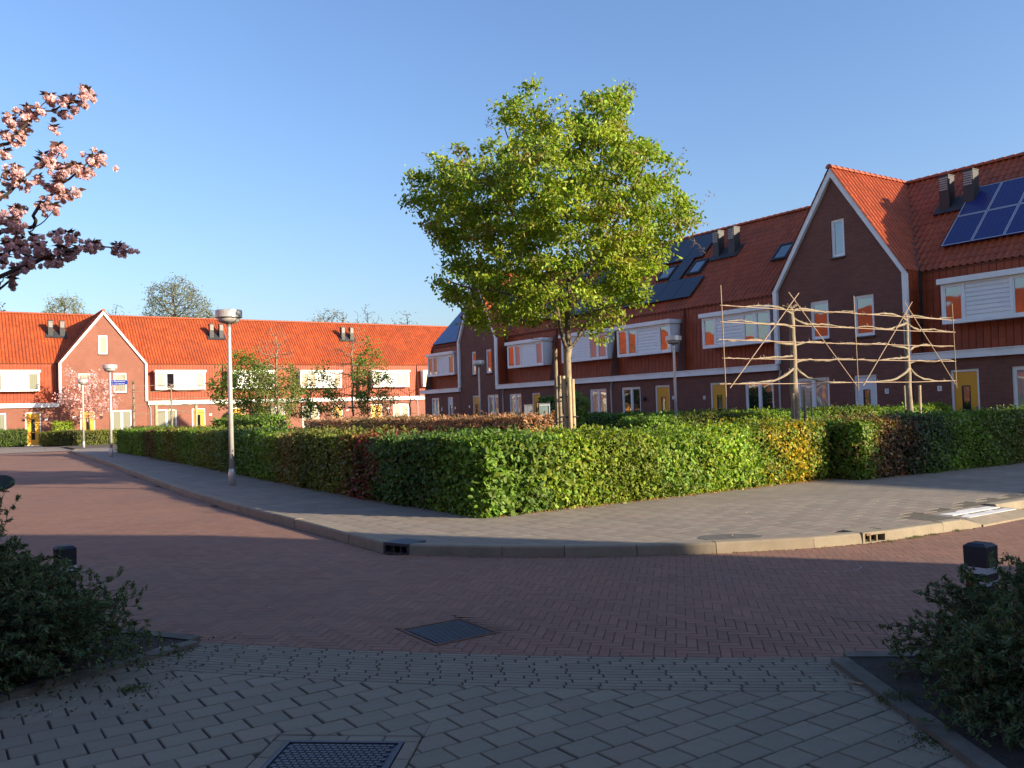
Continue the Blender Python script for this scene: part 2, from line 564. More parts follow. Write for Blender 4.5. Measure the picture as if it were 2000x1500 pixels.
def piece(name, poly, z0, z1, mat, parent, tilt=0.0):
    """a paving piece of its own: prism with its origin at its centre"""
    if area(poly) < 0: poly = poly[::-1]
    c = cen(poly)
    off = wloc(parent)
    tx, ty = random.uniform(-tilt, tilt), random.uniform(-tilt, tilt)
    dz = random.uniform(-tilt, tilt) * 0.06
    n = len(poly)
    v = [(x - c[0], y - c[1], z0) for x, y in poly] + [(x - c[0], y - c[1], z1 + dz + (x - c[0]) * tx + (y - c[1]) * ty) for x, y in poly]
    ins = shrink([(x - c[0], y - c[1]) for x, y in poly], 0.004) if name != 'paving_tile' else []
    if len(ins) == n:     # worn arris
        # match winding start
        v = v[:n] + [(x, y, z - 0.004) for x, y, z in v[n:]]
        k0 = min(range(n), key=lambda k: (ins[k][0] - v[n][0]) ** 2 + (ins[k][1] - v[n][1]) ** 2)
        ins = ins[k0:] + ins[:k0]
        v += [(x, y, z1 + dz + x * tx + y * ty) for x, y in ins]
        f = [tuple(range(2 * n, 3 * n))]
        f += [(n + i, n + (i + 1) % n, 2 * n + (i + 1) % n, 2 * n + i) for i in range(n)]
    else:
        f = [tuple(range(n, 2 * n))]
    f += [(i, (i + 1) % n, n + (i + 1) % n, n + i) for i in range(n)]
    me = bpy.data.meshes.new(name)
    me.from_pydata(v, [], f)
    o = link_mesh(name, me, parent, [mat])
    o.location = (c[0] - off.x, c[1] - off.y, -off.z)
    return o


def visible(p, q, m=1.2):
    x, d = DX(p, q)
    return d > 2.2 and abs(x) < 0.62 * d + m


# the ground sheet out to the horizon
g = MB().poly((-1500, -1500, -0.06), (1500, -1500, -0.06), (1500, 1500, -0.06), (-1500, 1500, -0.06)).build('ground', MAT['ground'])
g['kind'] = 'structure'

KERB = [(6.9, 53.5), (6.35, 51.0), (5.55, 35.6), (5.02, 27.9), (4.66, 22.6), (4.38, 18.2), (4.28, 14.5), (4.26, 10.9), (4.22, 8.86),
        (4.36, 8.52), (5.03, 7.69), (5.50, 7.22), (6.08, 6.74), (6.76, 6.28), (7.72, 5.80), (8.30, 5.62), (8.64, 5.555),
        (9.6, 5.46), (9.98, 5.43)]
KEND = [(11.62, 5.88), (14, 5.86), (25, 5.8), (40, 5.8)]


def kerb_side(p, q):
    """signed distance inside the block (positive = on the pavement side), nearest segment"""
    best = 1e9; sgn = 1
    pl = KERB + [(10.35, 5.40), (11.6, 5.38)] + KEND
    for a, b in zip(pl[:-1], pl[1:]):
        dx, dy = b[0] - a[0], b[1] - a[1]
        l2 = dx * dx + dy * dy
        t = max(0, min(1, ((p - a[0]) * dx + (q - a[1]) * dy) / l2))
        cx, cy = a[0] + dx * t, a[1] + dy * t
        d = math.hypot(p - cx, q - cy)
        if d < best:
            best = d
            sgn = 1 if (dx * (q - a[1]) - dy * (p - a[0])) > 0 else -1
    return sgn * best


def kerb_clips(c, r=0.9, off=0.15):
    """half planes of the kerb segments close to c that keep the pavement side"""
    res = []
    pl = KERB
    for a, b in zip(pl[:-1], pl[1:]):
        dx, dy = b[0] - a[0], b[1] - a[1]
        l = math.hypot(dx, dy)
        t = max(0, min(1, ((c[0] - a[0]) * dx + (c[1] - a[1]) * dy) / l / l))
        if math.hypot(c[0] - a[0] - dx * t, c[1] - a[1] - dy * t) < r:
            nx, ny = dy / l, -dx / l     # points to the road
            res.append((nx, ny, nx * a[0] + ny * a[1] - off))
    return res


# --- road
def D_out(x):
    return 5.51 - 0.185 * x + 0.03 * x * x


road = empty('road', (0, 0, 0)); road['kind'] = 'structure'
roadbase = MB().poly((-60, -60, -0.02), (60, -60, -0.02), (60, 62, -0.02), (-60, 62, -0.02)).build('joint_bed', MAT['road'], road)
tag(roadbase, kind='structure')
# beyond the distance where bricks can be told apart the surface carries on as one sheet
FAR = 25.0
a1, a2 = W(-60, FAR), W(60, FAR)
far = MB()
fp = [W(-70, FAR), W(70, FAR), W(70, 90), W(-70, 90)]
fp = clip(fp, 0, 1, 60.0)
far.poly(*[(x, y, -0.001) for x, y in fp])
for o in (far.build('road_surface', MAT['roadfar'], road),):
    tag(o, kind='structure')

M1 = (2.79, 3.30, 5.10, 5.64)          # inspection cover in the road
L_, W_ = 0.205, 0.205 / 3
r2 = math.sqrt(0.5)


def rot45(a, b):
    return ((a - b) * r2, (a + b) * r2)


bricks = []
rngk = range(-1200, 1200)
for T in range(-110, 110):
    ox, oy = T * L_, -T * L_
    # centre of the stripe along (1,1): only keep k that fall in the field
    for k in range(-160, 560):
        a0, b0 = k * W_ + ox, k * W_ + oy
        p, q = rot45(a0 + L_ / 2, b0 + W_ / 2)
        if not (-14 < p < 26 and 2 < q < 31): continue
        x, d = DX(p, q)
        if d > FAR or d < 4.8 or abs(x) > 0.61 * d + 0.9: continue
        if d < D_out(x) - 0.12: continue
        if q > 4.8 and kerb_side(p, q) > 0.08: continue
        bricks.append((d, a0, b0, 0))
        bricks.append((d, a0 - W_, b0, 1))
bricks.sort(key=lambda t: t[0])
G = 0.0016


def brick_poly(a0, b0, o, g=G):
    w, h = (L_, W_) if o == 0 else (W_, L_)
    return [rot45(a0 + g, b0 + g), rot45(a0 + w - g, b0 + g), rot45(a0 + w - g, b0 + h - g), rot45(a0 + g, b0 + h - g)]


def rect_clip(poly, R, g=0.004):
    c = cen(poly)
    x0, x1, y0, y1 = R
    if x0 - g < c[0] < x1 + g and y0 - g < c[1] < y1 + g: return []
    if all(not (x0 - g < p[0] < x1 + g and y0 - g < p[1] < y1 + g) for p in poly): return poly
    cand = [(c[0] - x1, (-1, 0, -(x1 + g))), (x0 - c[0], (1, 0, x0 - g)), (c[1] - y1, (0, -1, -(y1 + g))), (y0 - c[1], (0, 1, y0 - g))]
    cand.sort(key=lambda t: -t[0])
    return clip(poly, *cand[0][1])


def rect_minus(poly, R, g=0.003):
    """convex pieces of poly outside the rectangle"""
    x0, x1, y0, y1 = R[0] - g, R[1] + g, R[2] - g, R[3] + g
    if all(p[0] <= x0 for p in poly) or all(p[0] >= x1 for p in poly) or all(p[1] <= y0 for p in poly) or all(p[1] >= y1 for p in poly):
        return [poly]
    out = []
    out.append(clip(poly, 1, 0, x0)); out.append(clip(poly, -1, 0, -x1))
    mid = clip(clip(poly, 1, 0, x1), -1, 0, -x0) if len(poly) > 2 else []
    if len(mid) > 2:
        out.append(clip(mid, 0, 1, y0)); out.append(clip(mid, 0, -1, -y1))
    return [p for p in out if len(p) > 2 and abs(area(p)) > 2e-4]


def band_clip(poly, g=0.004):
    c = cen(poly)
    x, d = DX(*c)
    s = -0.185 + 0.06 * x
    # keep D - s*X >= value  in world axes: D = p ST + q CT, X = p CT - q ST
    k = D_out(x) - s * x + g
    return clip(poly, -(ST - s * CT), -(CT + s * ST), -k)


BED_L = [(-2.27, 6.01), (-2.97, 4.98), (-3.85, 3.7), (-7, 3.0), (-7.5, 7.6), (-2.97, 6.32)]
BED_R = [(1.93, 5.16), (5.6, 4.85), (5.6, 0.6), (1.98, 0.6)]


def in_poly(x, y, P):
    r = False
    for i in range(len(P)):
        a, b = P[i], P[(i + 1) % len(P)]
        if (a[1] > y) != (b[1] > y) and x < (b[0] - a[0]) * (y - a[1]) / (b[1] - a[1]) + a[0]:
            r = not r
    return r


near_polys, nf, nb = [], 0, []
V, Fc, Cc = [], [], []
top_only = []
for d, a0, b0, o in bricks:
    if d < 10.5:
        P = brick_poly(a0, b0, o)
        c = cen(P)
        x, dd = DX(*c)
        if in_poly(x, dd, BED_R) or in_poly(x, dd, BED_L): continue
        for P in (rect_minus(P, M1) if d < 7.4 else [P]):
            if d < 7.2:
                P = band_clip(P)
                if len(P) < 3 or abs(area(P)) < 0.0004: continue
            if nf < 300 and abs(x) < 0.6 * dd:
                piece('brick', P, -0.03, 0.0, MAT['rbrick'], road, 0.006)
                nf += 1
            else:
                near_polys.append(P)
    else:
        top_only.append((a0, b0, o))
for P in near_polys:
    if area(P) < 0: P = P[::-1]
    n0 = len(V); n = len(P)
    dz = random.uniform(-0.0004, 0.0004)
    r = (random.random(), random.random(), 0)
    tx, ty = random.uniform(-.005, .005), random.uniform(-.005, .005)
    c = cen(P)
    V += [(x, y, -0.02) for x, y in P] + [(x, y, dz + (x - c[0]) * tx + (y - c[1]) * ty) for x, y in P]
    Cc += [r] * (2 * n)
    if n == 4:
        Fc += [(n0 + 4, n0 + 5, n0 + 6, n0 + 7)] + [(n0 + i, n0 + (i + 1) % 4, n0 + 4 + (i + 1) % 4, n0 + 4 + i) for i in range(4)]
    else:
        for i in range(1, n - 1, 2):
            j = min(i + 2, n - 1)
            Fc.append((n0 + n, n0 + n + i, n0 + n + i + 1, n0 + n + j) if i + 2 <= n - 1 else (n0 + n, n0 + n + i, n0 + n + i + 1, n0 + n))
Fc = [f for f in Fc if len(set(f)) == 4]
if top_only:
    A = np.array(top_only)
    w = np.where(A[:, 2] == 0, L_, W_) - G; h = np.where(A[:, 2] == 0, W_, L_) - G
    a0, b0 = A[:, 0] + G, A[:, 1] + G
    cs = [(a0, b0), (a0 + w - G, b0), (a0 + w - G, b0 + h - G), (a0, b0 + h - G)]
    pts = np.zeros((len(A), 4, 3))
    zz = rng.uniform(-0.0003, 0.0003, len(A))
    for i, (a, b) in enumerate(cs):
        pts[:, i, 0] = (a - b) * r2; pts[:, i, 1] = (a + b) * r2; pts[:, i, 2] = zz
    col = np.repeat(np.concatenate([rng.random((len(A), 2)), np.zeros((len(A), 1))], 1), 4, 0)
    n0 = len(V)
    VV = np.concatenate([np.array(V), pts.reshape(-1, 3)])
    FF = np.concatenate([np.array(Fc), np.arange(len(A) * 4).reshape(-1, 4) + n0])
    CC = np.concatenate([np.array(Cc), col])
array_mesh('bricks', VV, FF, MAT['rbrick_a'], road, CC, kind='stuff')

# --- cross band of thin bricks and the grey pavers of the path
path = empty('path', (0, 0, 0)); path['kind'] = 'structure'
pb = MB()
pp = [W(-4.2, 0.5), W(2.1, 0.5), W(2.1, 5.0)] + [W(x, D_out(x) - 0.004) for x in (1.9, 1.2, 0.5, -0.2, -0.9, -1.6, -2.3)] + [W(-2.5, 5.9), W(-3.9, 3.8)]
pb.poly(*[(x, y, -0.011) for x, y in pp])
tag(pb.build('joint_bed', MAT['joint'], path), kind='structure')


def left_x(d):
    return -2.27 - (6.01 - d) * 0.68 + 0.05


nband = 0
for k in range(12):
    x = -3.2 + random.uniform(0, 0.19) + (0.095 if k % 2 else 0)
    while x < 1.95:
        xe = x + 0.187
        d0 = D_out((x + xe) / 2) - 0.0525 * k
        if xe > left_x(d0) - .15 and x < 1.9:
            P = [(x + .002, D_out(x) - 0.0525 * (k + 1) + .0045), (xe - .002, D_out(xe) - 0.0525 * (k + 1) + .0045),
                 (xe - .004, D_out(xe) - 0.0525 * k - .002), (x + .003, D_out(x) - 0.0525 * k - .002)]
            P = clip(P, 1, 0, 1.925)
            P = clip(P, -1, 0.68, 0.68 * 6.01 + 2.27 - 0.02) if len(P) > 2 else []
            if len(P) < 3 or abs(area(P)) < .0008:
                x = xe + 0.004
                continue
            if nband < 300:
                piece('band_brick', [W(*p) for p in P], -0.03, 0.001, MAT['pave'], path, 0.006)
                nband += 1
        x = xe + 0.004
C2 = dict(cx=-0.875, cd=3.86, hw=0.285, hd=0.30, rot=math.radians(-6))    # inspection cover in the path


def to_c2(x, d):
    x -= C2['cx']; d -= C2['cd']
    c, s = math.cos(-C2['rot']), math.sin(-C2['rot'])
    return (x * c - d * s, x * s + d * c)


def from_c2(x, d):
    c, s = math.cos(C2['rot']), math.sin(C2['rot'])
    return (C2['cx'] + x * c - d * s, C2['cd'] + x * s + d * c)


npv = 0
PL, PW = 0.207, 0.163
extra = []
for j in range(0, 44):
    q0 = 0.3 + j * PW
    for i in range(-22, 30):
        p0 = i * PL + (0.5 * PL if j % 2 else 0) + random.uniform(-.003, .003)
        j1, j2 = random.uniform(.003, .0075), random.uniform(.003, .0075)
        Pq = [(p0 + j1, q0 + .0035), (p0 + PL - j2, q0 + .0035), (p0 + PL - j2, q0 + PW - .0035), (p0 + j1, q0 + PW - .0035)]
        P = [DX(*p) for p in Pq]
        c = cen(P)
        if c[1] < 2.9 or abs(c[0]) > .62 * c[1] + .3: continue
        x = c[0]; s = -0.185 + 0.06 * x
        P = clip(P, -s, 1, D_out(x) - 0.0525 * 12 - s * x - 0.002)
        P = clip(P, 1, 0, 1.925) if len(P) > 2 else []
        if len(P) > 2:
            P = clip(P, -1, 0.68, 0.68 * 6.01 + 2.27 - 0.02)
        if len(P) > 2:
            for R in rect_minus([to_c2(*p) for p in P], (-C2['hw'] - .075, C2['hw'] + .075, -C2['hd'] - .075, C2['hd'] + .075), 0.003):
                if abs(area(R)) < 0.0006: continue
                Pq = [W(*from_c2(*p)) for p in R]
                extra.append((abs(area(Pq)) > .008, DX(*cen(Pq))[1], Pq))
extra.sort(key=lambda t: (not t[0], t[1]))
for _, _, Pq in extra[:300]:
    piece('paver', Pq, -0.04, 0.0, MAT['pave'], path, 0.012)
mj = MB()
for _, _, Pq in extra[300:]:
    if area(Pq) < 0: Pq = Pq[::-1]
    mj.loft([(x, y, -.03) for x, y in Pq], [(x, y, -.0005) for x, y in Pq])
if mj.v: mj.build('pavers', MAT['pave'], path, kind='stuff')
# border stones round the path cover
hw, hd = C2['hw'], C2['hd']
segs = []
for s in (-1, 1):
    e = -hw - .07
    for k in range(4):
        e2 = e + (2 * hw + .14) / 4
        segs.append([(e + .002, s * hd + (.004 if s > 0 else -.07)), (e2 - .003, s * hd + (.004 if s > 0 else -.07)),
                     (e2 - .003, s * hd + (.07 if s > 0 else -.004)), (e + .002, s * hd + (.07 if s > 0 else -.004))])
        e = e2
    e = -hd
    for k in range(3):
        e2 = e + 2 * hd / 3
        segs.append([(s * hw + (.004 if s > 0 else -.07), e + .002), (s * hw + (.07 if s > 0 else -.004), e + .002),
                     (s * hw + (.07 if s > 0 else -.004), e2 - .003), (s * hw + (.004 if s > 0 else -.07), e2 - .003)])
        e = e2
for S in segs:
    piece('border_stone', [W(*from_c2(*p)) for p in S], -0.03, 0.0, MAT['pave'], path, 0.01)


def cover(label, corners, z, mat, ribs, mode):
    """square iron cover: corners as function (s,t in 0..1)->(p,q)"""
    c = corners(.5, .5)
    t = empty('manhole_cover', (c[0], c[1], z), label, 'manhole cover')
    m = MB()
    e = 0.035
    for a, b in (((0, 0), (1, e)), ((0, 1 - e), (1, 1)), ((0, e), (e, 1 - e)), ((1 - e, e), (1, 1 - e))):
        q = [corners(a[0], a[1]), corners(b[0], a[1]), corners(b[0], b[1]), corners(a[0], b[1])]
        m.loft([(x, y, z - .06) for x, y in q], [(x, y, z) for x, y in q])
    m.build('frame', MAT['rust'] if mode == 0 else MAT['iron'], t)
    q = [corners(e + .01, e + .01), corners(1 - e - .01, e + .01), corners(1 - e - .01, 1 - e - .01), corners(e + .01, 1 - e - .01)]
    MB().loft([(x, y, z - .07) for x, y in q], [(x, y, z - .008) for x, y in q]).build('lid', mat, t)
    if mode == 0:
        for k in range(ribs):
            v0 = e + .03 + (1 - 2 * e - .06) * k / ribs
            v1 = v0 + (1 - 2 * e - .06) / ribs * 0.55
            q = [corners(e + .04, v0), corners(1 - e - .04, v0), corners(1 - e - .04, v1), corners(e + .04, v1)]
            MB().loft([(x, y, z - .010) for x, y in q], [(x, y, z - .001) for x, y in q]).build('rib', mat, t)
    else:
        m = MB()
        n1, n2 = 14, 20
        for i in range(n1):
            for j in range(n2):
                if (i in (0,) and j in (1, 2)) or (i == 12 and j in (6, 7, 8)): continue
                s0 = e + .02 + (1 - 2 * e - .04) * (i + (0.5 if j % 2 else 0)) / (n1 + .5); s1 = s0 + (1 - 2 * e - .04) / (n1 + .5) * .8
                t0 = e + .02 + (1 - 2 * e - .04) * j / n2; t1 = t0 + (1 - 2 * e - .04) / n2 * .72
                q = [corners(s0, t0), corners(s1, t0), corners(s1, t1), corners(s0, t1)]
                m.loft([(x, y, z - .010) for x, y in q], [(x, y, z - .001) for x, y in q])
        m.build('raised_blocks', mat, t, kind='stuff')
    return t


cover('square iron cover with parallel ribs set in the brown road bricks',
      lambda s, t: (M1[0] + (M1[1] - M1[0]) * s, M1[2] + (M1[3] - M1[2]) * t), 0.006, MAT['iron'], 15, 0)
cover('purplish iron cover with small raised blocks in the grey pavers',
      lambda s, t: W(*from_c2(-hw + 2 * hw * s, -hd + 2 * hd * t)), 0.003, MAT['ironp'], 0, 1)

# --- pavement of the block, with its kerb
pv = empty('pavement', (0, 0, 0)); pv['kind'] = 'structure'
PZ = 0.10
inner = [(x + 0.0, y) for x, y in KERB]
m = MB()
base = [(p + .1, q + .02) for p, q in KERB] + [(10.3, 6.08), (11.6, 6.08), (60, 6.0), (60, 62), (7.2, 62)]
m.poly(*[(x, y, PZ - 0.004) for x, y in reversed(base)])
m.v = [v for v in m.v]
tag(m.build('bed', MAT['joint2'], pv), kind='structure')
# far part of the pavement and the pavement in front of the far terrace
m = MB()
m.poly((5.75, 35.5, PZ), (7.6, 35.5, PZ), (8.6, 54, PZ), (7.0, 53.4, PZ), (6.5, 51.0, PZ))
m.poly((-60, 54.5, 0.02), (7.0, 53.8, 0.02), (9.5, 56, 0.02), (60, 56, 0.02), (60, 71.3, 0.02), (-60, 71.3, 0.02))
tag(m.build('far_pavement', MAT['pavefar'], pv), kind='structure')

tiles = []
m_ = MB()
m_.loft([(10.28, 5.60, .0), (11.62, 5.60, .0), (11.62, 6.10, .0), (10.28, 6.10, .0)], [(10.28, 5.60, .076), (11.62, 5.60, .076), (11.62, 6.10, .092), (10.28, 6.10, .092)])
tag(m_.build('ramp_bed', MAT['slab'], pv), kind='structure')
TS = 0.30
for j in range(-2, 110):
    for i in range(12, 80):
        p0 = 0.1 + i * TS; q0 = 5.2 + j * TS + (TS / 2 if i % 2 else 0)
        c = (p0 + TS / 2, q0 + TS / 2)
        if c[1] > 36 or c[0] > 21: continue
        if c[1] > 10.3 and c[0] > 6.75 + (c[1] - 10) * .03: continue
        if c[1] > 10.6 and c[0] > 7: continue
        if c[0] > 14.3 and c[1] > 9.6: continue
        ks = kerb_side(*c)
        if ks < -0.05: continue
        if c[0] > 9.8 and c[1] < 6.15 + (0.2 if c[0] > 11.5 else 0): continue
        if not visible(*c): continue
        tiles.append((DX(*c)[1], p0, q0))
tiles.sort()
shared = None
npt = 0
V, Fc, Cc = [], [], []
for d, p0, q0 in tiles:
    P = [(p0 + .003, q0 + .003), (p0 + TS - .003, q0 + .003), (p0 + TS - .003, q0 + TS - .003), (p0 + .003, q0 + TS - .003)]
    n_orig = 4
    cut = False
    for nx, ny, cc in kerb_clips(cen(P)):
        if any(nx * a + ny * b > cc for a, b in P):
            P = clip(P, nx, ny, cc); cut = True
            if len(P) < 3: break
    P = rect_clip(P, (8.31, 8.66, 5.45, 5.87)) if len(P) > 2 else P
    if len(P) < 3 or abs(area(P)) < 0.003: continue
    if npt < 300:
        piece('paving_tile', P, PZ - .03, PZ, MAT['slab'], pv, 0.003); npt += 1
    else:
        if area(P) < 0: P = P[::-1]
        while len(P) < 4: P.append(P[-1])
        if len(P) > 4: P = P[:4] if len(P) == 4 else P
        n0 = len(V); dz = random.uniform(-.0004, .0004) + PZ; r = (random.random(), random.random(), 0)
        for k in range(0, len(P) - 2, 2):
            q4 = [P[0], P[k + 1], P[k + 2], P[min(k + 3, len(P) - 1)]]
            n0 = len(V)
            V += [(x, y, dz) for x, y in q4]; Cc += [r] * 4; Fc.append((n0, n0 + 1, n0 + 2, n0 + 3))
array_mesh('paving_tiles', np.array(V), np.array(Fc), MAT['pave_a'], pv, np.array(Cc), kind='stuff')

# drop kerb with white tactile tiles
tt = 0
for i in range(4):
    for j in range(2):
        x0 = 10.42 + i * .285; y0 = 5.60 + j * .205
        piece('white_tile', [(x0, y0), (x0 + .28, y0), (x0 + .28, y0 + .2), (x0, y0 + .2)], 0.03, 0.081 + .007 * j, MAT['whitetile'], pv, 0.01)
for i in range(4):
    x0 = 10.305 + i * .33
    MB().loft([(x0, 5.38, -.02), (x0 + .324, 5.38, -.02), (x0 + .324, 5.59, -.02), (x0, 5.59, -.02)],
              [(x0, 5.38, 0.022), (x0 + .324, 5.38, 0.022), (x0 + .324, 5.59, .08), (x0, 5.59, .08)]).build('ramp_stone', MAT['kerb'], pv)

kerb = empty('kerb', (0, 0, 0)); kerb['kind'] = 'structure'


def kerb_run(pl, parent, name, h, wd, mat, maxl=1.0, skip=(), batter=0.02):
    for idx, (a, b) in enumerate(zip(pl[:-1], pl[1:])):
        if idx in skip: continue
        L = math.hypot(b[0] - a[0], b[1] - a[1])
        n = max(1, round(L / maxl))
        dx, dy = (b[0] - a[0]) / L, (b[1] - a[1]) / L
        nx, ny = -dy, dx      # to the pavement side
        for k in range(n):
            s0 = L * k / n + .004; s1 = L * (k + 1) / n - .004
            z = h + random.uniform(-.003, .003)
            j0 = random.uniform(-.004, .004)
            e0, e1 = (a[0] + dx * s0, a[1] + dy * s0), (a[0] + dx * s1, a[1] + dy * s1)
            def P(e, off, zz): return (e[0] + nx * (off + j0), e[1] + ny * (off + j0), zz)
            prof = [(0, -.05), (batter * .6, z - .022), (batter, z - .008), (batter + .015, z), (wd, z), (wd, -.05)]
            m = MB().loft([P(e0, o, zz) for o, zz in prof], [P(e1, o, zz) for o, zz in prof])
            m.build(name, mat, parent)


kerb_run(KERB, kerb, 'kerb_stone', 0.112, 0.13, MAT['kerb'], 1.0, skip=(8, 15))
MB().loft([(9.985, 5.43, -.05), (9.985, 5.60, -.05), (9.985, 5.60, .11), (9.985, 5.45, .11)],
          [(10.0 + .3, 5.39, -.05), (10.3, 5.59, -.05), (10.3, 5.59, .075), (10.3, 5.40, .03)]).build('kerb_stone', MAT['kerb'], kerb)
kerb_run(KEND, kerb, 'kerb_stone', 0.112, 0.16, MAT['kerb'], 1.0)


def gully(label, a, b, mat, bars):
    c = ((a[0] + b[0]) / 2, (a[1] + b[1]) / 2)
    t = empty('road_gully', (c[0], c[1], 0), label, 'drain inlet')
    L = math.hypot(b[0] - a[0], b[1] - a[1]); dx, dy = (b[0] - a[0]) / L, (b[1] - a[1]) / L
    def F(u, d, z): return (a[0] + dx * u - dy * d, a[1] + dy * u + dx * d, z)
    m = MB()
    m.fbox(F, .0, L, 0.0, .30, .085, .116)
    m.fbox(F, .0, .03, 0, .28, -.05, .085)
    m.fbox(F, L - .03, L, 0, .28, -.05, .085)
    m.fbox(F, .03, L - .03, .0, .28, -.05, .012)
    m.build('housing', mat, t)
    MB().fbox(F, .03, L - .03, .20, .22, .012, .085).build('throat', MAT['dark'], t)
    for k in range(bars):
        u = .03 + (L - .06) * (k + 1) / (bars + 1)
        MB().fbox(F, u - .008, u + .008, .02, .05, .012, .085).build('bar', mat, t)


gully('dark iron gully let into the kerb in the shade at the corner', (4.22, 8.86), (4.36, 8.52), MAT['iron'], 2)
gully('pale concrete gully with a barred mouth in the sunlit kerb', (8.30, 5.62), (8.64, 5.555), MAT['kerb'], 2)
MB().box(8.34, 5.60, PZ - .02, 8.63, 5.85, PZ + .004).build('gully_grate', MAT['rust'])
o = bpy.data.objects['gully_grate']; tag(o, 'rust brown iron grate in the pavement behind the pale gully', 'drain grate')

# soil beds left and right of the path, with flat edging stones
for nm, P, K in (('soil_bed', BED_L, [(-3.85, 3.7), (-2.97, 4.98), (-2.27, 6.01), (-2.97, 6.32), (-5.0, 6.96)]),
                 ('soil_bed', BED_R, [(5.4, 4.87), (2.35, 5.12), (1.93, 5.16), (1.95, 4.2), (1.97, 3.2), (1.98, 2.0)])):
    m = MB()
    m.loft([(*W(x, d), -0.02) for x, d in P], [(*W(x, d), 0.025) for x, d in P])
    o = m.build(nm, MAT['soil']); o['kind'] = 'structure'
    ke = empty('bed_edging', (*W(*K[1]), 0)); ke['kind'] = 'structure'
    for a, b in zip(K[:-1], K[1:]):
        L = math.hypot(b[0] - a[0], b[1] - a[1]); n = max(1, round(L / 0.9))
        dx, dy = (b[0] - a[0]) / L, (b[1] - a[1]) / L
        nx, ny = dy, -dx
        for k in range(n):
            s0, s1 = L * k / n + .004, L * (k + 1) / n - .004
            q = []
            for s, o_ in ((s0, 0), (s1, 0), (s1, .10), (s0, .10)):
                q.append(W(a[0] + dx * s + nx * o_, a[1] + dy * s + ny * o_))
            z = .030 + random.uniform(-.006, .006)
            q2 = shrink(q, .006)
            MB().loft([(x, y, -.03) for x, y in (q if area(q) > 0 else q[::-1])], [(x, y, z) for x, y in (q if area(q) > 0 else q[::-1])]).build('edging_stone', MAT['kerbd'], ke)
# soil inside the hedged plots
m = MB().poly((6.5, 10.2, .104), (13.9, 10.2, .104), (14.2, 9.6, .104), (25, 9.6, .104), (25, 48, .104), (8.0, 50, .104), (7.5, 36, .104))
o = m.build('planting_soil', MAT['soil']); o['kind'] = 'structure'
# chalky tyre arcs on the road
for c0, r0, a0, a1 in (((6.95, 5.1), 0.30, 3.3, 5.9),):
    pts = []
    mm = MB()
    for i in range(26):
        t0 = a0 + (a1 - a0) * i / 26; t1 = a0 + (a1 - a0) * (i + .8) / 26
        wd = .006 + .004 * math.sin(i * 2.1)
        mm.poly(*[(c0[0] + (r0 + s) * math.cos(t), c0[1] + (r0 + s) * math.sin(t), .0045) for t, s in ((t0, -wd), (t1, -wd), (t1, wd), (t0, wd))])
    o = mm.build('chalk_mark', MAT['chalk']); tag(o, 'faint chalky arc drawn on the shaded road bricks', 'chalk mark')

pq_ = [(6.88, 6.52), (7.0, 6.43), (7.16, 6.36), (7.4, 6.24), (7.52, 6.30), (7.5, 6.48), (7.32, 6.66), (7.05, 6.76), (6.88, 6.66)]
o = MB().loft([(x, y, PZ - .01) for x, y in pq_], [(x, y, PZ + .003) for x, y in pq_]).build('tar_patch', MAT['tar'])
tag(o, 'dark tarry patch on the sunlit pavement near the pale gully', 'patch')
# ------------------------------------------------------------------ houses
def FR(P0):
    return lambda u, d, z: (P0 + d, u, z)          # right terrace, fronts face -X


def FL(Q0):
    return lambda u, d, z: (u, Q0 + d, z)          # far terrace, fronts face -Y


def tile_mesh(name, tw, th, amp, mat):
    xs, hs = ([0, .18, .36, .55, .78, 1.0], [0.15, .9, 1.0, .25, 0.0, .15]) if amp > .03 else ([0, .05, .16, .84, .93, 1.0], [-.9, .8, 1.0, 1.0, .7, -.9])
    v, f = [], []
    n = len(xs)
    for x, h in zip(xs, hs): v.append((x * tw * 1.02, 0, amp * h + .015))
    for x, h in zip(xs, hs): v.append((x * tw * 1.02, th * 1.12, amp * h - .002))
    for x, h in zip(xs, hs): v.append((x * tw * 1.02, 0.0, amp * h - .004))
    for i in range(n - 1):
        f.append((i, i + 1, n + i + 1, n + i)); f.append((2 * n + i, 2 * n + i + 1, i + 1, i))
    f.append((0, n, 2 * n)); f.append((n - 1, 3 * n - 1, 2 * n - 1))
    me = bpy.data.meshes.new(name)
    me.from_pydata(v, [], f)
    me.materials.append(mat)
    return me


TILE_PAN = tile_mesh('roof_tile', .221, .335, .055, MAT['tile'])
TILE_CLAD = tile_mesh('wall_tile', .221, .335, .016, MAT['clad'])


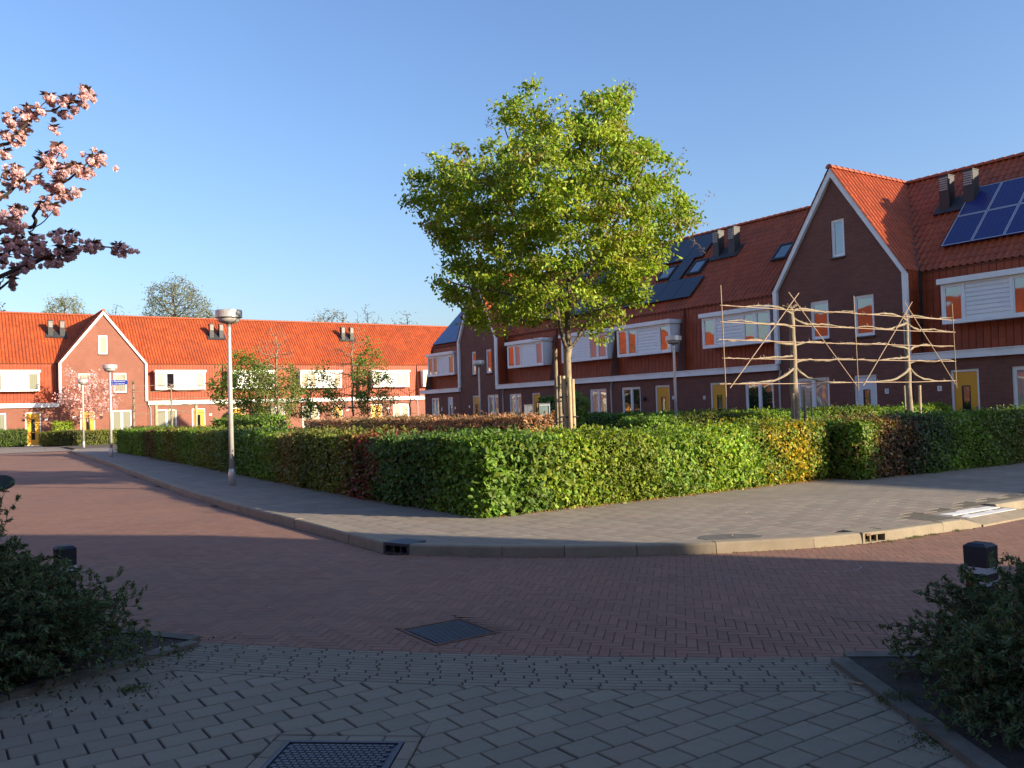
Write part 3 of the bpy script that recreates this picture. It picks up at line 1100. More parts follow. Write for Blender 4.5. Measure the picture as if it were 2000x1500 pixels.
def tile_field(house, name, O, A, U, la, lu, me, parts, keep=None, tw=.221, th=.335):
    """cover a rectangle (origin O, across vector A, up vector U, lengths) with tiles; parts = how many become objects"""
    O, A, U = Vector(O), Vector(A).normalized(), Vector(U).normalized()
    Nn = A.cross(U)
    flip = False
    na = max(1, round(la / tw)); nu = max(1, round(lu / th))
    sa, su = la / na, lu / nu
    todo = []
    for j in range(nu):
        for i in range(na):
            a, u = i * sa, j * su
            if keep and not keep(a + sa / 2, u + su / 2): continue
            todo.append((a, u))
    hl = wloc(house)
    view = Vector((0, 0, EYE))
    todo.sort(key=lambda t: (O + A * t[0] + U * t[1] - view).length)
    S = Matrix(((A.x * sa / tw, U.x * su / th, Nn.x, 0), (A.y * sa / tw, U.y * su / th, Nn.y, 0), (A.z * sa / tw, U.z * su / th, Nn.z, 0), (0, 0, 0, 1)))
    for a, u in todo[:parts]:
        o = bpy.data.objects.new(name, me)
        COL.objects.link(o); o.parent = house
        loc = O + A * a + U * u + Nn * random.uniform(-.002, .003) - hl
        o.matrix_local = Matrix.Translation(loc) @ S
    rest = todo[parts:]
    if rest:
        nv = len(me.vertices)
        co = np.array([tuple(v.co) for v in me.vertices])
        fa = np.array([list(p.vertices) + ([p.vertices[-1]] if len(p.vertices) == 3 else []) for p in me.polygons if len(p.vertices) == 4])
        R = np.array(S.to_3x3()).T
        base = co @ R
        offs = np.array([tuple(O + A * a + U * u) for a, u in rest]) + np.array(Nn)[None] * rng.uniform(-.003, .004, (len(rest), 1))
        V = (base[None] + offs[:, None]).reshape(-1, 3)
        Fq = (fa[None] + (np.arange(len(rest)) * nv)[:, None, None]).reshape(-1, 4)
        C = np.repeat(np.concatenate([rng.random((len(rest), 2)), np.zeros((len(rest), 1))], 1), nv, 0)
        array_mesh(name + 's', V, Fq, MAT['tile_a' if name == 'roof_tile' else 'clad_a'], house, C, kind='stuff')


def tri(hs, u):
    """height of a polyline profile at u"""
    for a, b in zip(hs[:-1], hs[1:]):
        if a[0] - 1e-6 <= u <= b[0] + 1e-6:
            t = (u - a[0]) / max(b[0] - a[0], 1e-9)
            return a[1] + (b[1] - a[1]) * t
    return hs[-1][1]


def facade(F, house, prof, holes, mat, z0=-.05, depth=.11, name='wall'):
    """front wall with real openings; prof = polyline (u, z) of the top; holes = (u0,u1,z0,z1)"""
    us = sorted(set([p[0] for p in prof] + [h[0] for h in holes] + [h[1] for h in holes]))
    m = MB()
    for a, b in zip(us[:-1], us[1:]):
        if b - a < 1e-4: continue
        mid = (a + b) / 2
        hh = sorted([h for h in holes if h[0] < mid < h[1]], key=lambda h: h[2])
        z = z0
        for h in hh:
            m.poly(F(a, 0, z), F(b, 0, z), F(b, 0, h[2]), F(a, 0, h[2]))
            z = h[3]
        m.poly(F(a, 0, z), F(b, 0, z), F(b, 0, tri(prof, b)), F(a, 0, tri(prof, a)))
    for u0, u1, a, b in holes:
        m.poly(F(u0, 0, a), F(u0, depth, a), F(u0, depth, b), F(u0, 0, b))
        m.poly(F(u1, 0, a), F(u1, depth, a), F(u1, depth, b), F(u1, 0, b))
        m.poly(F(u0, 0, b), F(u1, 0, b), F(u1, depth, b), F(u0, depth, b))
        m.poly(F(u0, 0, a), F(u1, 0, a), F(u1, depth, a), F(u0, depth, a))
    return m.build(name, mat, house)


def window(F, house, u0, u1, z0, z1, d, cols, kinds, fr=.075, name='window', sill=True, mats=None):
    """frame of its own with real depth; cols = fractions; kinds per light: g dark, c curtain, b blind"""
    m = MB()
    dp = .07
    m.fbox(F, u0, u1, d, d + dp, z1 - fr, z1)
    m.fbox(F, u0, u1, d, d + dp, z0, z0 + fr)
    m.fbox(F, u0, u0 + fr, d, d + dp, z0 + fr, z1 - fr)
    m.fbox(F, u1 - fr, u1, d, d + dp, z0 + fr, z1 - fr)
    tot = sum(cols); w = (u1 - u0 - 2 * fr)
    e = u0 + fr
    panes = []
    for i, c in enumerate(cols):
        e2 = e + w * c / tot
        if i < len(cols) - 1:
            m.fbox(F, e2 - fr * .6, e2 + fr * .6, d - .004, d + dp, z0 + fr, z1 - fr)
        a, b = e + (fr * .6 if i else 0), e2 - (fr * .6 if i < len(cols) - 1 else 0)
        panes.append((a, b, kinds[i]))
        e = e2
    # inner casements
    for a, b, k in panes:
        s = .035
        m.fbox(F, a, b, d + .018, d + dp - .01, z1 - fr - s, z1 - fr)
        m.fbox(F, a, b, d + .018, d + dp - .01, z0 + fr, z0 + fr + s)
        m.fbox(F, a, a + s, d + .018, d + dp - .01, z0 + fr + s, z1 - fr - s)
        m.fbox(F, b - s, b, d + .018, d + dp - .01, z0 + fr + s, z1 - fr - s)
    wo_ = m.build(name, MAT['whitef'], house)
    for a, b, k in panes:
        s = .037
        q = MB().fbox(F, a + s, b - s, d + .04, d + .052, z0 + fr + s, z1 - fr - s)
        mt = {'g': MAT['pane'], 'c': MAT[mats or 'panec'], 'b': MAT['paneb']}[k]
        q.build('pane', mt, wo_)
    if sill:
        MB().fbox(F, u0 - .03, u1 + .03, d - .14, d + .02, z0 - .05, z0 - .002).build('sill', MAT['sill'], wo_)
    return wo_


def door(F, house, u0, u1, z1, d, mat, hinge=1):
    m = MB(); fr = .075
    m.fbox(F, u0, u1, d, d + .09, z1 - fr, z1)
    m.fbox(F, u0, u0 + fr, d, d + .09, 0, z1 - fr)
    m.fbox(F, u1 - fr, u1, d, d + .09, 0, z1 - fr)
    m.fbox(F, u0 + fr, u1 - fr, d - .02, d + .09, 0, .04)
    f_ = m.build('door_frame', MAT['whitef'], house)
    c = (u0 + u1) / 2
    w = .13
    m = MB()
    a, b = u0 + fr + .006, u1 - fr - .006
    # leaf with a slim glazed slot
    m.fbox(F, a, c - w, d + .03, d + .07, .045, z1 - fr - .006)
    m.fbox(F, c + w, b, d + .03, d + .07, .045, z1 - fr - .006)
    m.fbox(F, c - w, c + w, d + .03, d + .07, .045, .42)
    m.fbox(F, c - w, c + w, d + .03, d + .07, z1 - fr - .42, z1 - fr - .006)
    m.fbox(F, c - w, c + w, d + .03, d + .07, .92, 1.0)
    dd = m.build('door', mat, house)
    m = MB()
    m.fbox(F, c - w, c - w + .03, d + .02, d + .06, .42, z1 - fr - .42)
    m.fbox(F, c + w - .03, c + w, d + .02, d + .06, .42, z1 - fr - .42)
    m.fbox(F, c - w + .03, c + w - .03, d + .02, d + .06, z1 - fr - .45, z1 - fr - .42)
    m.build('slot_frame', MAT['dark'], dd)
    MB().fbox(F, c - w + .03, c + w - .03, d + .045, d + .055, .42, z1 - fr - .45).build('door_glass', MAT['pane'], dd)
    hx = a + .07 if hinge > 0 else b - .07
    MB().fbox(F, hx - .015, hx + .015, d - .03, d + .03, 1.0, 1.22).build('handle', MAT['pipe'], dd)
    return dd


def bay(F, house, u0, u1, z0, z1, d0, d1, order, boards, mats):
    """white box window on the tiled storey; order lists lights left to right (in +u), B = boarded part"""
    fr = .085
    m = MB()
    m.fbox(F, u0, u1, d0 + .06, d1, z0 + .02, z1 - .10)
    body = m.build('box_window', MAT['whitef'], house)
    MB().fbox(F, u0 - .07, u1 + .07, d0 - .12, d1 + .04, z1 - .10, z1 + .07).build('hood', MAT['white'], body)
    m = MB()
    zt = z1 - .10
    m.fbox(F, u0, u1, d0, d0 + .07, z0, z0 + fr)
    m.fbox(F, u0, u1, d0, d0 + .07, zt - fr * .8, zt)
    m.fbox(F, u0, u0 + fr, d0, d0 + .07, z0 + fr, zt - fr * .8)
    m.fbox(F, u1 - fr, u1, d0, d0 + .07, z0 + fr, zt - fr * .8)
    wid = {'g': 1.0, 'c': 1.0, 'b': 1.0, 'B': 2.3}
    tot = sum(wid[o] for o in order); W2 = u1 - u0 - 2 * fr
    e = u0 + fr
    lights = []
    for i, o in enumerate(order):
        e2 = e + W2 * wid[o] / tot
        if i < len(order) - 1:
            m.fbox(F, e2 - .04, e2 + .04, d0 - .003, d0 + .068, z0 + fr, zt - fr * .8)
        lights.append((e + (.04 if i else 0), e2 - (.04 if i < len(order) - 1 else 0), o))
        e = e2
    for a, b, o in lights:
        if o == 'B': continue
        s = .045
        m.fbox(F, a, b, d0 + .012, d0 + .058, zt - fr * .8 - s, zt - fr * .8)
        m.fbox(F, a, b, d0 + .012, d0 + .058, z0 + fr, z0 + fr + s)
        m.fbox(F, a, a + s, d0 + .012, d0 + .058, z0 + fr + s, zt - fr * .8 - s)
        m.fbox(F, b - s, b, d0 + .012, d0 + .058, z0 + fr + s, zt - fr * .8 - s)
    m.build('frame', MAT['whitef'], body)
    for a, b, o in lights:
        if o == 'B':
            n = 8
            h = (zt - fr * .8 - z0 - fr) / n
            mm = None if boards else MB()
            for k in range(n):
                zz = z0 + fr + k * h
                t = mm or MB()
                t.loft([F(a, d0 + .012, zz + .004), F(b, d0 + .012, zz + .004), F(b, d0 + .058, zz + .004), F(a, d0 + .058, zz + .004)],
                       [F(a, d0 + .030, zz + h - .002), F(b, d0 + .030, zz + h - .002), F(b, d0 + .058, zz + h - .002), F(a, d0 + .058, zz + h - .002)])
                if boards: t.build('siding_board', MAT['board'], body)
            if mm: mm.build('siding', MAT['board'], body, kind='stuff')
        else:
            MB().fbox(F, a + .047, b - .047, d0 + .035, d0 + .047, z0 + fr + .047, zt - fr * .8 - .047).build(
                'pane', {'g': MAT['pane'], 'c': MAT[mats], 'b': MAT['paneb']}[o], body)
    return body


def vent(F, house, u, d, z, w=.34, h=1.1):
    """black ventilation terminal with a grey louvred head"""
    m = MB().fbox(F, u - w / 2, u + w / 2, d - .16, d + .22, z - .25, z + h)
    m.fbox(F, u - w / 2 - .015, u + w / 2 + .015, d - .18, d + .24, z + h, z + h + .03)
    o = m.build('vent_stack', MAT['dark'], house)
    for k in range(6):
        MB().fbox(F, u - w / 2 + .03, u + w / 2 - .03, d - .185, d - .155, z + h - .50 + k * .078, z + h - .45 + k * .078).build('louvre', MAT['louvre'], o)
    return o


def panel(house, O, A, U, la, lu, mat, frame, lift=.09):
    O, A, U = Vector(O), Vector(A).normalized(), Vector(U).normalized()
    Nn = A.cross(U)
    if Nn.z < 0: Nn = -Nn
    off = wloc(house)
    b = [O + Nn * lift, O + A * la + Nn * lift, O + A * la + U * lu + Nn * lift, O + U * lu + Nn * lift]
    t = [p + Nn * .04 for p in b]
    v = [tuple(p - off) for p in b + t]
    f = [(4, 5, 6, 7), (0, 1, 5, 4), (1, 2, 6, 5), (2, 3, 7, 6), (3, 0, 4, 7), (3, 2, 1, 0)]
    me = bpy.data.meshes.new('solar_panel')
    me.from_pydata(v, [], f)
    uv = me.uv_layers.new(name='UVMap')
    for i, c in enumerate(((0, 0), (1, 0), (1, 1), (0, 1))):
        uv.data[i].uv = c
    me.materials.append(mat)
    o = bpy.data.objects.new('solar_panel', me); COL.objects.link(o); o.parent = house
    if frame:
        m = MB(); e = .03
        def P(s, r, n): return tuple(O + A * s + U * r + Nn * (lift + n))
        for s0, s1, r0, r1 in ((0, la, 0, e), (0, la, lu - e, lu), (0, e, e, lu - e), (la - e, la, e, lu - e)):
            m.loft([P(s0, r0, .038), P(s1, r0, .038), P(s1, r1, .038), P(s0, r1, .038)], [P(s0, r0, .048), P(s1, r0, .048), P(s1, r1, .048), P(s0, r1, .048)])
        m.build('panel_frame', frame, o)
    return o


def skylight(house, O, A, U, la, lu):
    O, A, U = Vector(O), Vector(A).normalized(), Vector(U).normalized()
    Nn = A.cross(U)
    if Nn.z < 0: Nn = -Nn
    def P(s, r, n): return tuple(O + A * s + U * r + Nn * n)
    m = MB(); e = .09
    for s0, s1, r0, r1 in ((0, la, 0, e), (0, la, lu - e, lu), (0, e, e, lu - e), (la - e, la, e, lu - e)):
        m.loft([P(s0, r0, 0), P(s1, r0, 0), P(s1, r1, 0), P(s0, r1, 0)], [P(s0, r0, .13), P(s1, r0, .13), P(s1, r1, .13), P(s0, r1, .13)])
    o = m.build('skylight', MAT['lead'], house)
    MB().loft([P(e, e, .07), P(la - e, e, .07), P(la - e, lu - e, .07), P(e, lu - e, .07)],
              [P(e, e, .10), P(la - e, e, .10), P(la - e, lu - e, .10), P(e, lu - e, .10)]).build('pane', MAT['skyl'], o)


def ridge(F, house, u0, u1, d, z, along_u, parts, v0=None, v1=None):
    """row of half-round ridge tiles"""
    n = 7
    L = (u1 - u0)
    k = max(1, round(abs(L) / .33)); s = L / k
    joined = None if parts else MB()
    for i in range(k):
        m = joined or MB()
        A, B = [], []
        for j in range(n + 1):
            an = math.pi * j / n
            r0, r1 = .125, .105
            if along_u:
                A.append(F(u0 + i * s, d + r0 * math.cos(an), z + r0 * math.sin(an) - .02))
                B.append(F(u0 + (i + 1.06) * s, d + r1 * math.cos(an), z + r1 * math.sin(an) - .02))
            else:
                A.append(F(d + r0 * math.cos(an), u0 + i * s, z + r0 * math.sin(an) - .02))
                B.append(F(d + r1 * math.cos(an), u0 + (i + 1.06) * s, z + r1 * math.sin(an) - .02))
        m.loft(A, B)
        if parts: m.build('ridge_tile', MAT['tile'], house)
    if joined: joined.build('ridge_tiles', MAT['tile'], house, kind='stuff')


def common(F, house, G_, u0, u1, brick, detail):
    """parts every house has: back, party walls, roof slabs"""
    m = MB()
    zk, zr, rec, dr = G_['zk'], G_['zr'], G_['rec'], G_['dr']
    db = 2 * dr - rec
    e = .004
    for u in (u0 + e, u1 - e):
        m.poly(F(u, .02, -.05), F(u, db, -.05), F(u, db, zk), F(u, dr, zr - .06), F(u, rec, zk - .05), F(u, .02, G_['zg1']))
    m.poly(F(u0, db, -.05), F(u1, db, -.05), F(u1, db, zk), F(u0, db, zk))
    m.build('rear_walls', brick, house)
    m = MB()
    if True:
        m.loft([F(u0, rec + .05, zk - .08), F(u1, rec + .05, zk - .08), F(u1, rec + .05, zk - .02), F(u0, rec + .05, zk - .02)],
               [F(u0, dr, zr - .09), F(u1, dr, zr - .09), F(u1, dr, zr - .03), F(u0, dr, zr - .03)])
        if not detail.get('gable'): m.fbox(F, u0, u1, rec + .13, rec + .22, G_['zg1'] - .02, zk - .03)
    m.loft([F(u0, db + .2, zk - .2), F(u1, db + .2, zk - .2), F(u1, db + .2, zk - .12), F(u0, db + .2, zk - .12)],
           [F(u0, dr, zr - .09), F(u1, dr, zr - .09), F(u1, dr, zr - .03), F(u0, dr, zr - .03)])
    m.build('roof', MAT['roofslab'], house)


def row_house(F, G_, u0, u1, label, group, brick, curt, bayspec, win, dr_, detail):
    c = F((u0 + u1) / 2, 4, 0)
    h = empty('terraced_house', (c[0], c[1], 0), label, 'house', group)
    zk, zr, rec, dr, zg0, zg1 = (G_[k] for k in ('zk', 'zr', 'rec', 'dr', 'zg0', 'zg1'))
    holes = []
    for a, b, z0, z1, cols, kinds in win: holes.append((a, b, z0, z1))
    for a, b, z1, mt, hg in dr_: holes.append((a, b, 0.0, z1))
    facade(F, h, [(u0, zg0 + .05), (u1, zg0 + .05)], holes, brick)
    for a, b, z0, z1, cols, kinds in win:
        window(F, h, a, b, z0, z1, .05, cols, kinds, mats=curt)
    for a, b, z1, mt, hg in dr_: door(F, h, a, b, z1, .05, mt, hg)
    ge = detail.get('gut', (u0, u1))
    gm = MB()
    gm.fbox(F, ge[0], ge[1], -.16, rec + .1, zg0, zg1 - .03)
    gm.fbox(F, ge[0], ge[1], -.19, rec + .08, zg1 - .03, zg1)
    gm.build('gutter', MAT['white'], h)
    common(F, h, G_, u0, u1, brick, detail)
    # tiled upper wall and main roof
    p1, p2 = detail.get('parts', (0, 0))
    U = (Vector(F(0, dr, zr)) - Vector(F(0, rec, zk))); lu = U.length
    sgn = -1 if detail.get('swap') else 1
    def across(a, b):     # origin and direction so that across x up points outwards
        A = Vector(F(1, 0, 0)) - Vector(F(0, 0, 0))
        if (A.cross(Vector((0, 0, 1)))).dot(Vector(F(0, -1, 0)) - Vector(F(0, 0, 0))) > 0: return a, A
        return b, -A
    st, A = across(u0, u1)
    bays = bayspec
    cz = zk - zg1
    def keep_clad(a, u):
        uu = st + (a if A == (Vector(F(1, 0, 0)) - Vector(F(0, 0, 0))) else -a)
        z = zg1 + u
        for b in bays:
            if b[0] + .1 < uu < b[1] - .1 and b[2] + .15 < z < b[3] - .2: return False
        return True
    tile_field(h, 'wall_tile', F(st, rec, zg1 - .02), A, Vector(F(0, rec + .10, zk)) - Vector(F(0, rec, zg1 - .02)), u1 - u0, cz + .03, TILE_CLAD, p2, keep_clad)
    tile_field(h, 'roof_tile', F(st, rec + .02, zk - .02), A, U, u1 - u0, lu, TILE_PAN, p1)
    ridge(F, h, u0, u1, dr, zr, True, p1 > 0)
    for b in bays:
        bay(F, h, b[0], b[1], b[2], b[3], .0, rec + .1, b[4], detail.get('boards', False), curt)
    if 'pipe' in detail:
        u = detail['pipe']
        MB().tube([F(u, -.02, 0), F(u, -.02, zg0 - .35), F(u - .12, -.06, zg0 - .02)], .04, 7).build('downpipe', MAT['pipe'], h)
    for (u, s) in detail.get('vents', ()):
        q = Vector(F(u, rec, zk)) + U.normalized() * s
        d_ = rec + (dr - rec) * s / lu
        vent(F, h, u, d_, q.z)
    if detail.get('vents'):
        us = [v[0] for v in detail['vents']]; s = detail['vents'][0][1]
        O = Vector(F(min(us) - .35, rec, zk)) + U.normalized() * (s - .35)
        panel_like = MB()
        A1 = Vector(F(1, 0, 0)) - Vector(F(0, 0, 0)); Nn = A1.cross(U.normalized());
        if Nn.z < 0: Nn = -Nn
        la = max(us) - min(us) + .7
        def P(s_, r, n): return tuple(O + A1 * s_ + U.normalized() * r + Nn * n)
        panel_like.loft([P(0, 0, .05), P(la, 0, .05), P(la, .8, .04), P(0, .8, .04)], [P(0, 0, .085), P(la, 0, .085), P(la, .8, .07), P(0, .8, .07)])
        panel_like.build('flashing', MAT['lead'], h)
    A1 = Vector(F(1, 0, 0)) - Vector(F(0, 0, 0))
    Un = U.normalized()
    for (a, b, s0, s1, n, mt, frm, rows) in detail.get('pv', ()):
        for i in range(n):
            for r in range(rows):
                wdt = (b - a) / n; hg = (s1 - s0) / rows
                O = Vector(F(a + i * wdt, rec, zk)) + Un * (s0 + r * hg)
                panel(h, O, A1, Un, wdt - .02, hg - .02, mt, frm)
    for (a, b, s0, s1) in detail.get('sky', ()):
        skylight(h, Vector(F(a, rec, zk)) + Un * s0, A1, Un, b - a, s1 - s0)
    return h


def gable_house(F, G_, u0, u1, label, group, brick, curt, win, dr_, detail):
    c = F((u0 + u1) / 2, 4, 0)
    h = empty('gabled_house', (c[0], c[1], 0), label, 'house', group)
    zk, zr, rec, dr, zg0, zg1 = (G_[k] for k in ('zk', 'zr', 'rec', 'dr', 'zg0', 'zg1'))
    um = (u0 + u1) / 2
    za = G_['za']
    ti = .10
    prof = [(u0 + .02, zk - .02), (um, za - .16), (u1 - .02, zk - .02)]
    holes = [(a, b, z0, z1) for a, b, z0, z1, cols, kinds in win] + [(a, b, 0.0, z1) for a, b, z1, mt, hg in dr_]
    facade(F, h, prof, holes, brick)
    for a, b, z0, z1, cols, kinds in win: window(F, h, a, b, z0, z1, .05, cols, kinds, mats=curt)
    for a, b, z1, mt, hg in dr_: door(F, h, a, b, z1, .05, mt, hg)
    common(F, h, G_, u0, u1, brick, dict(gable=True))
    # white verge boards following the outline
    sl = (za - zk) / (um - u0)
    L = math.sqrt(1 + sl * sl)
    wv = .17
    for s, ue in ((1, u0), (-1, u1)):
        m = MB()
        m.fbox(F, min(ue, ue + s * wv), max(ue, ue + s * wv), -.12, .02, zg1 + .002, zk - .03)
        a = [(ue, zk - .027), (ue + s * wv, zk - .027 - .0), (um, za - wv * L - .02), (um, za - .02)]
        m.loft([F(x, -.13, z) for x, z in a], [F(x, .03, z) for x, z in a])
        m.build('verge_board', MAT['white'], h)
    m = MB()
    e = .004
    for s, ue in ((1, u0), (-1, u1)):
        m.fbox(F, min(ue + s * e, ue + s * .1), max(ue + s * e, ue + s * .1), .02, rec + .15, zg1, zk)
        m.loft([F(ue, -.10, zk - .07), F(ue, dr + .3, zk - .07), F(ue, dr + .3, zk - .01), F(ue, -.10, zk - .01)],
               [F(um, -.10, za - .08), F(um, dr + .3, za - .08), F(um, dr + .3, za - .02), F(um, -.10, za - .02)])
    m.build('gable_roof', MAT['roofslab'], h)
    p1, p2 = detail.get('parts', (0, 0))
    lu = math.hypot(za - zk, um - u0)
    dd = Vector(F(0, 1, 0)) - Vector(F(0, 0, 0))
    A1 = Vector(F(1, 0, 0)) - Vector(F(0, 0, 0))
    for k, (s, ue) in enumerate(((1, u0), (-1, u1))):
        U = Vector(F(um, 0, za)) - Vector(F(ue, 0, zk))
        outward = -A1 * s
        A = dd
        st = -.17
        Nn = A.cross(U)
        ln = dr + .35
        if Nn.z < 0:
            A = -dd; st = -.17 + ln
        np_ = p1 if (s == detail.get('near', 1)) else 0
        def keep(a, u, s=s, A=A, st=st):
            d_ = st + (a if A == dd else -a)
            # hidden below the main roof beyond the valley
            dv = rec + (dr - rec) * (u / lu)
            return d_ < dv + .35
        tile_field(h, 'roof_tile', F(ue, st, zk), A, U, ln, lu, TILE_PAN, np_, keep)
        # tiled cheek between the gable and the recessed storey
        A = dd; st = -.02
        if A.cross(Vector((0, 0, 1))).dot(outward) < 0: A = -dd; st = rec + .12
        tile_field(h, 'wall_tile', F(ue, st, zg1), A, Vector((0, 0, 1)), rec + .14, zk - zg1, TILE_CLAD, p2 if np_ else 0)
        # dark valley
        m = MB()
        v0 = F(ue - s * .04, rec + .02, zk + .04); v1 = F(um, dr, zr + .05)
        w_ = .09
        m.loft([F(ue - s * w_ * .6, rec, zk + .03), F(ue + s * .02, rec - .05, zk + .09), F(ue + s * .03, rec + .1, zk + .02)],
               [F(um - s * .04, dr - .1, zr), F(um + s * .02, dr - .1, zr + .05), F(um + s * .02, dr, zr)])
        m.fbox(F, min(ue - s * .09, ue), max(ue - s * .09, ue), rec - .03, rec + .03, zg1, zk + .06)
        m.build('valley_gutter', MAT['lead'], h)
    # the main roof shows above the valleys on both sides
    Um = Vector(F(0, dr, zr)) - Vector(F(0, rec, zk)); lm = Um.length
    for side in (0, 1):
        a_, b_ = (u0, um) if side == 0 else (um, u1)
        if (A1.cross(Vector((0, 0, 1)))).dot(-dd) > 0: st, A = a_, A1
        else: st, A = b_, -A1
        def keepm(a, u, st=st, A=A):
            uu = st + (a if A == A1 else -a)
            return abs(uu - um) > (1 - u / lm) * (u1 - u0) / 2 - .15
        tile_field(h, 'roof_tile', F(st, rec + .02, zk - .02), A, Um, b_ - a_, lm, TILE_PAN, 0, keepm)
    ridge(F, h, u0, u1, dr, zr, True, False)
    # ridge of the gable roof, running back
    k = max(1, round((dr + .2) / .33)); sp = (dr + .1) / k
    joined = None if p1 else MB()
    for i in range(k):
        m = joined or MB()
        A_, B_ = [], []
        for j in range(8):
            an = math.pi * j / 7
            A_.append(F(um + .135 * math.cos(an), -.17 + i * sp, za - .02 + .135 * math.sin(an)))
            B_.append(F(um + .11 * math.cos(an), -.17 + (i + 1.08) * sp, za - .02 + .11 * math.sin(an)))
        m.loft(A_, B_)
        if p1: m.build('ridge_tile', MAT['tile'], h)
    if joined: joined.build('ridge_tiles', MAT['tile'], h, kind='stuff')
    if detail.get('pv'):
        (s, a, b, s0, s1, n, rows) = detail['pv']
        ue = u0 if s > 0 else u1
        U = (Vector(F(um, 0, za)) - Vector(F(ue, 0, zk))).normalized()
        for i in range(n):
            for r in range(rows):
                O = Vector(F(ue, a + (b - a) * i / n, zk)) + U * (s0 + (s1 - s0) * r / rows)
                panel(h, O, dd, U, (b - a) / n - .02, (s1 - s0) / rows - .02, MAT['pvk'], None)
    return h


GR = dict(zk=5.62, zr=9.60, rec=.55, dr=4.5, zg0=2.70, zg1=2.94, za=9.62)
GL = dict(zk=6.02, zr=10.12, rec=.50, dr=4.5, zg0=2.76, zg1=3.08, za=10.02)
R = FR(26.2)
L = FL(71.5)
YD, WD = MAT['door'], MAT['doorw']
grp_r = 'houses of the shaded terrace on the right'
grp_l = 'houses of the sunlit terrace at the back'
z2, z3 = 3.78, 5.12
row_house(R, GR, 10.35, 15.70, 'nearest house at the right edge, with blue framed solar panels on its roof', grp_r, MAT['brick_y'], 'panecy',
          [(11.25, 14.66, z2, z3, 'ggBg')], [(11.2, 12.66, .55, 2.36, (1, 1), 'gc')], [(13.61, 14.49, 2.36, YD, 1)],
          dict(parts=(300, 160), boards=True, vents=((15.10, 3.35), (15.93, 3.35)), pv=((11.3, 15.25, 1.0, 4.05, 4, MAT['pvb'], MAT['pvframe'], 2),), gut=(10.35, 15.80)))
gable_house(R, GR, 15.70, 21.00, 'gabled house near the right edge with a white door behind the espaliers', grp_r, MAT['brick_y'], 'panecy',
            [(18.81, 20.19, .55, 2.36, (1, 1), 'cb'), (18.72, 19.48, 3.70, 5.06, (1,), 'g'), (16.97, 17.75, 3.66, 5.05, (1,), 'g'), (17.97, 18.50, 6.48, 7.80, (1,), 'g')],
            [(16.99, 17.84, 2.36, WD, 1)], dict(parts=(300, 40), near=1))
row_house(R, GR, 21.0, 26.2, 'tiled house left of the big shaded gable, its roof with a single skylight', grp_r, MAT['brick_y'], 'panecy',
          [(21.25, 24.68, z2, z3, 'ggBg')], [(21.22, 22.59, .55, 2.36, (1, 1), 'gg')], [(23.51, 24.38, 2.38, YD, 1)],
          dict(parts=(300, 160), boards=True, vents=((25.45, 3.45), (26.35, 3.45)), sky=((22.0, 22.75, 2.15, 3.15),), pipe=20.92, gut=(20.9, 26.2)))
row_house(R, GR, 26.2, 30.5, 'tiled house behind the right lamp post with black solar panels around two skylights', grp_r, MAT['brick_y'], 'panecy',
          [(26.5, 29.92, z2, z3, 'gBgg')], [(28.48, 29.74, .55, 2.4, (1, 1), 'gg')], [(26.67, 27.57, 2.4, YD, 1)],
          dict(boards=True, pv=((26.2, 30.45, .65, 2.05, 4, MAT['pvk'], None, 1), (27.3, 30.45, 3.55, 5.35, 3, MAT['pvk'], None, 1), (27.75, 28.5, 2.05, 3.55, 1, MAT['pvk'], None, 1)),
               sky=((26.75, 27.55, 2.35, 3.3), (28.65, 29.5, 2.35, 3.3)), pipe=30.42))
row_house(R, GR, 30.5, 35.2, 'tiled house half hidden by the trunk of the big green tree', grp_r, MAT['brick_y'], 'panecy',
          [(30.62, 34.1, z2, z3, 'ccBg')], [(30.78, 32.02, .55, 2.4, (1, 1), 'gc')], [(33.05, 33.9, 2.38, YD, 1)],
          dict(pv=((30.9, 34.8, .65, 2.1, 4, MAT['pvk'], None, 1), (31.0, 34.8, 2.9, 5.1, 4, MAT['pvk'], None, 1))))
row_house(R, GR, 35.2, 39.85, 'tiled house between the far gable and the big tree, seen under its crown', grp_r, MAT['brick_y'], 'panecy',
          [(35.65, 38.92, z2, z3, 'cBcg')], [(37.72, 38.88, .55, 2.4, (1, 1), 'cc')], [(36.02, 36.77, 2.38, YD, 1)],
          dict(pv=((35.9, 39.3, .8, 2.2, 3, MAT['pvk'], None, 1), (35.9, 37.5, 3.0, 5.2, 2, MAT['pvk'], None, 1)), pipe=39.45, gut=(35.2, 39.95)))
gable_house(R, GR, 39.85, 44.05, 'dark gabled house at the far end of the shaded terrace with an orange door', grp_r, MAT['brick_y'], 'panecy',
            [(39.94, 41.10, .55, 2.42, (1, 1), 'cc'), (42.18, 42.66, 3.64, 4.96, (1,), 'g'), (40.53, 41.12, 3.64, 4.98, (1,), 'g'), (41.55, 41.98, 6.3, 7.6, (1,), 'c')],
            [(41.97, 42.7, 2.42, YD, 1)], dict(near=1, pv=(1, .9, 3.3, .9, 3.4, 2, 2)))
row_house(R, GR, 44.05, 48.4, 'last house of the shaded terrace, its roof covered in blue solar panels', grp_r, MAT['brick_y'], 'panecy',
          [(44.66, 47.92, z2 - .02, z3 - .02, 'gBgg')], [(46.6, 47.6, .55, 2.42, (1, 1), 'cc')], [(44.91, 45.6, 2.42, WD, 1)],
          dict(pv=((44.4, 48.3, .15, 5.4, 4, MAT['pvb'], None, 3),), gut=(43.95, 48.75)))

# far terrace (sunlit)
lz2, lz3 = 3.95, 5.42
MX = MAT['brick_x']


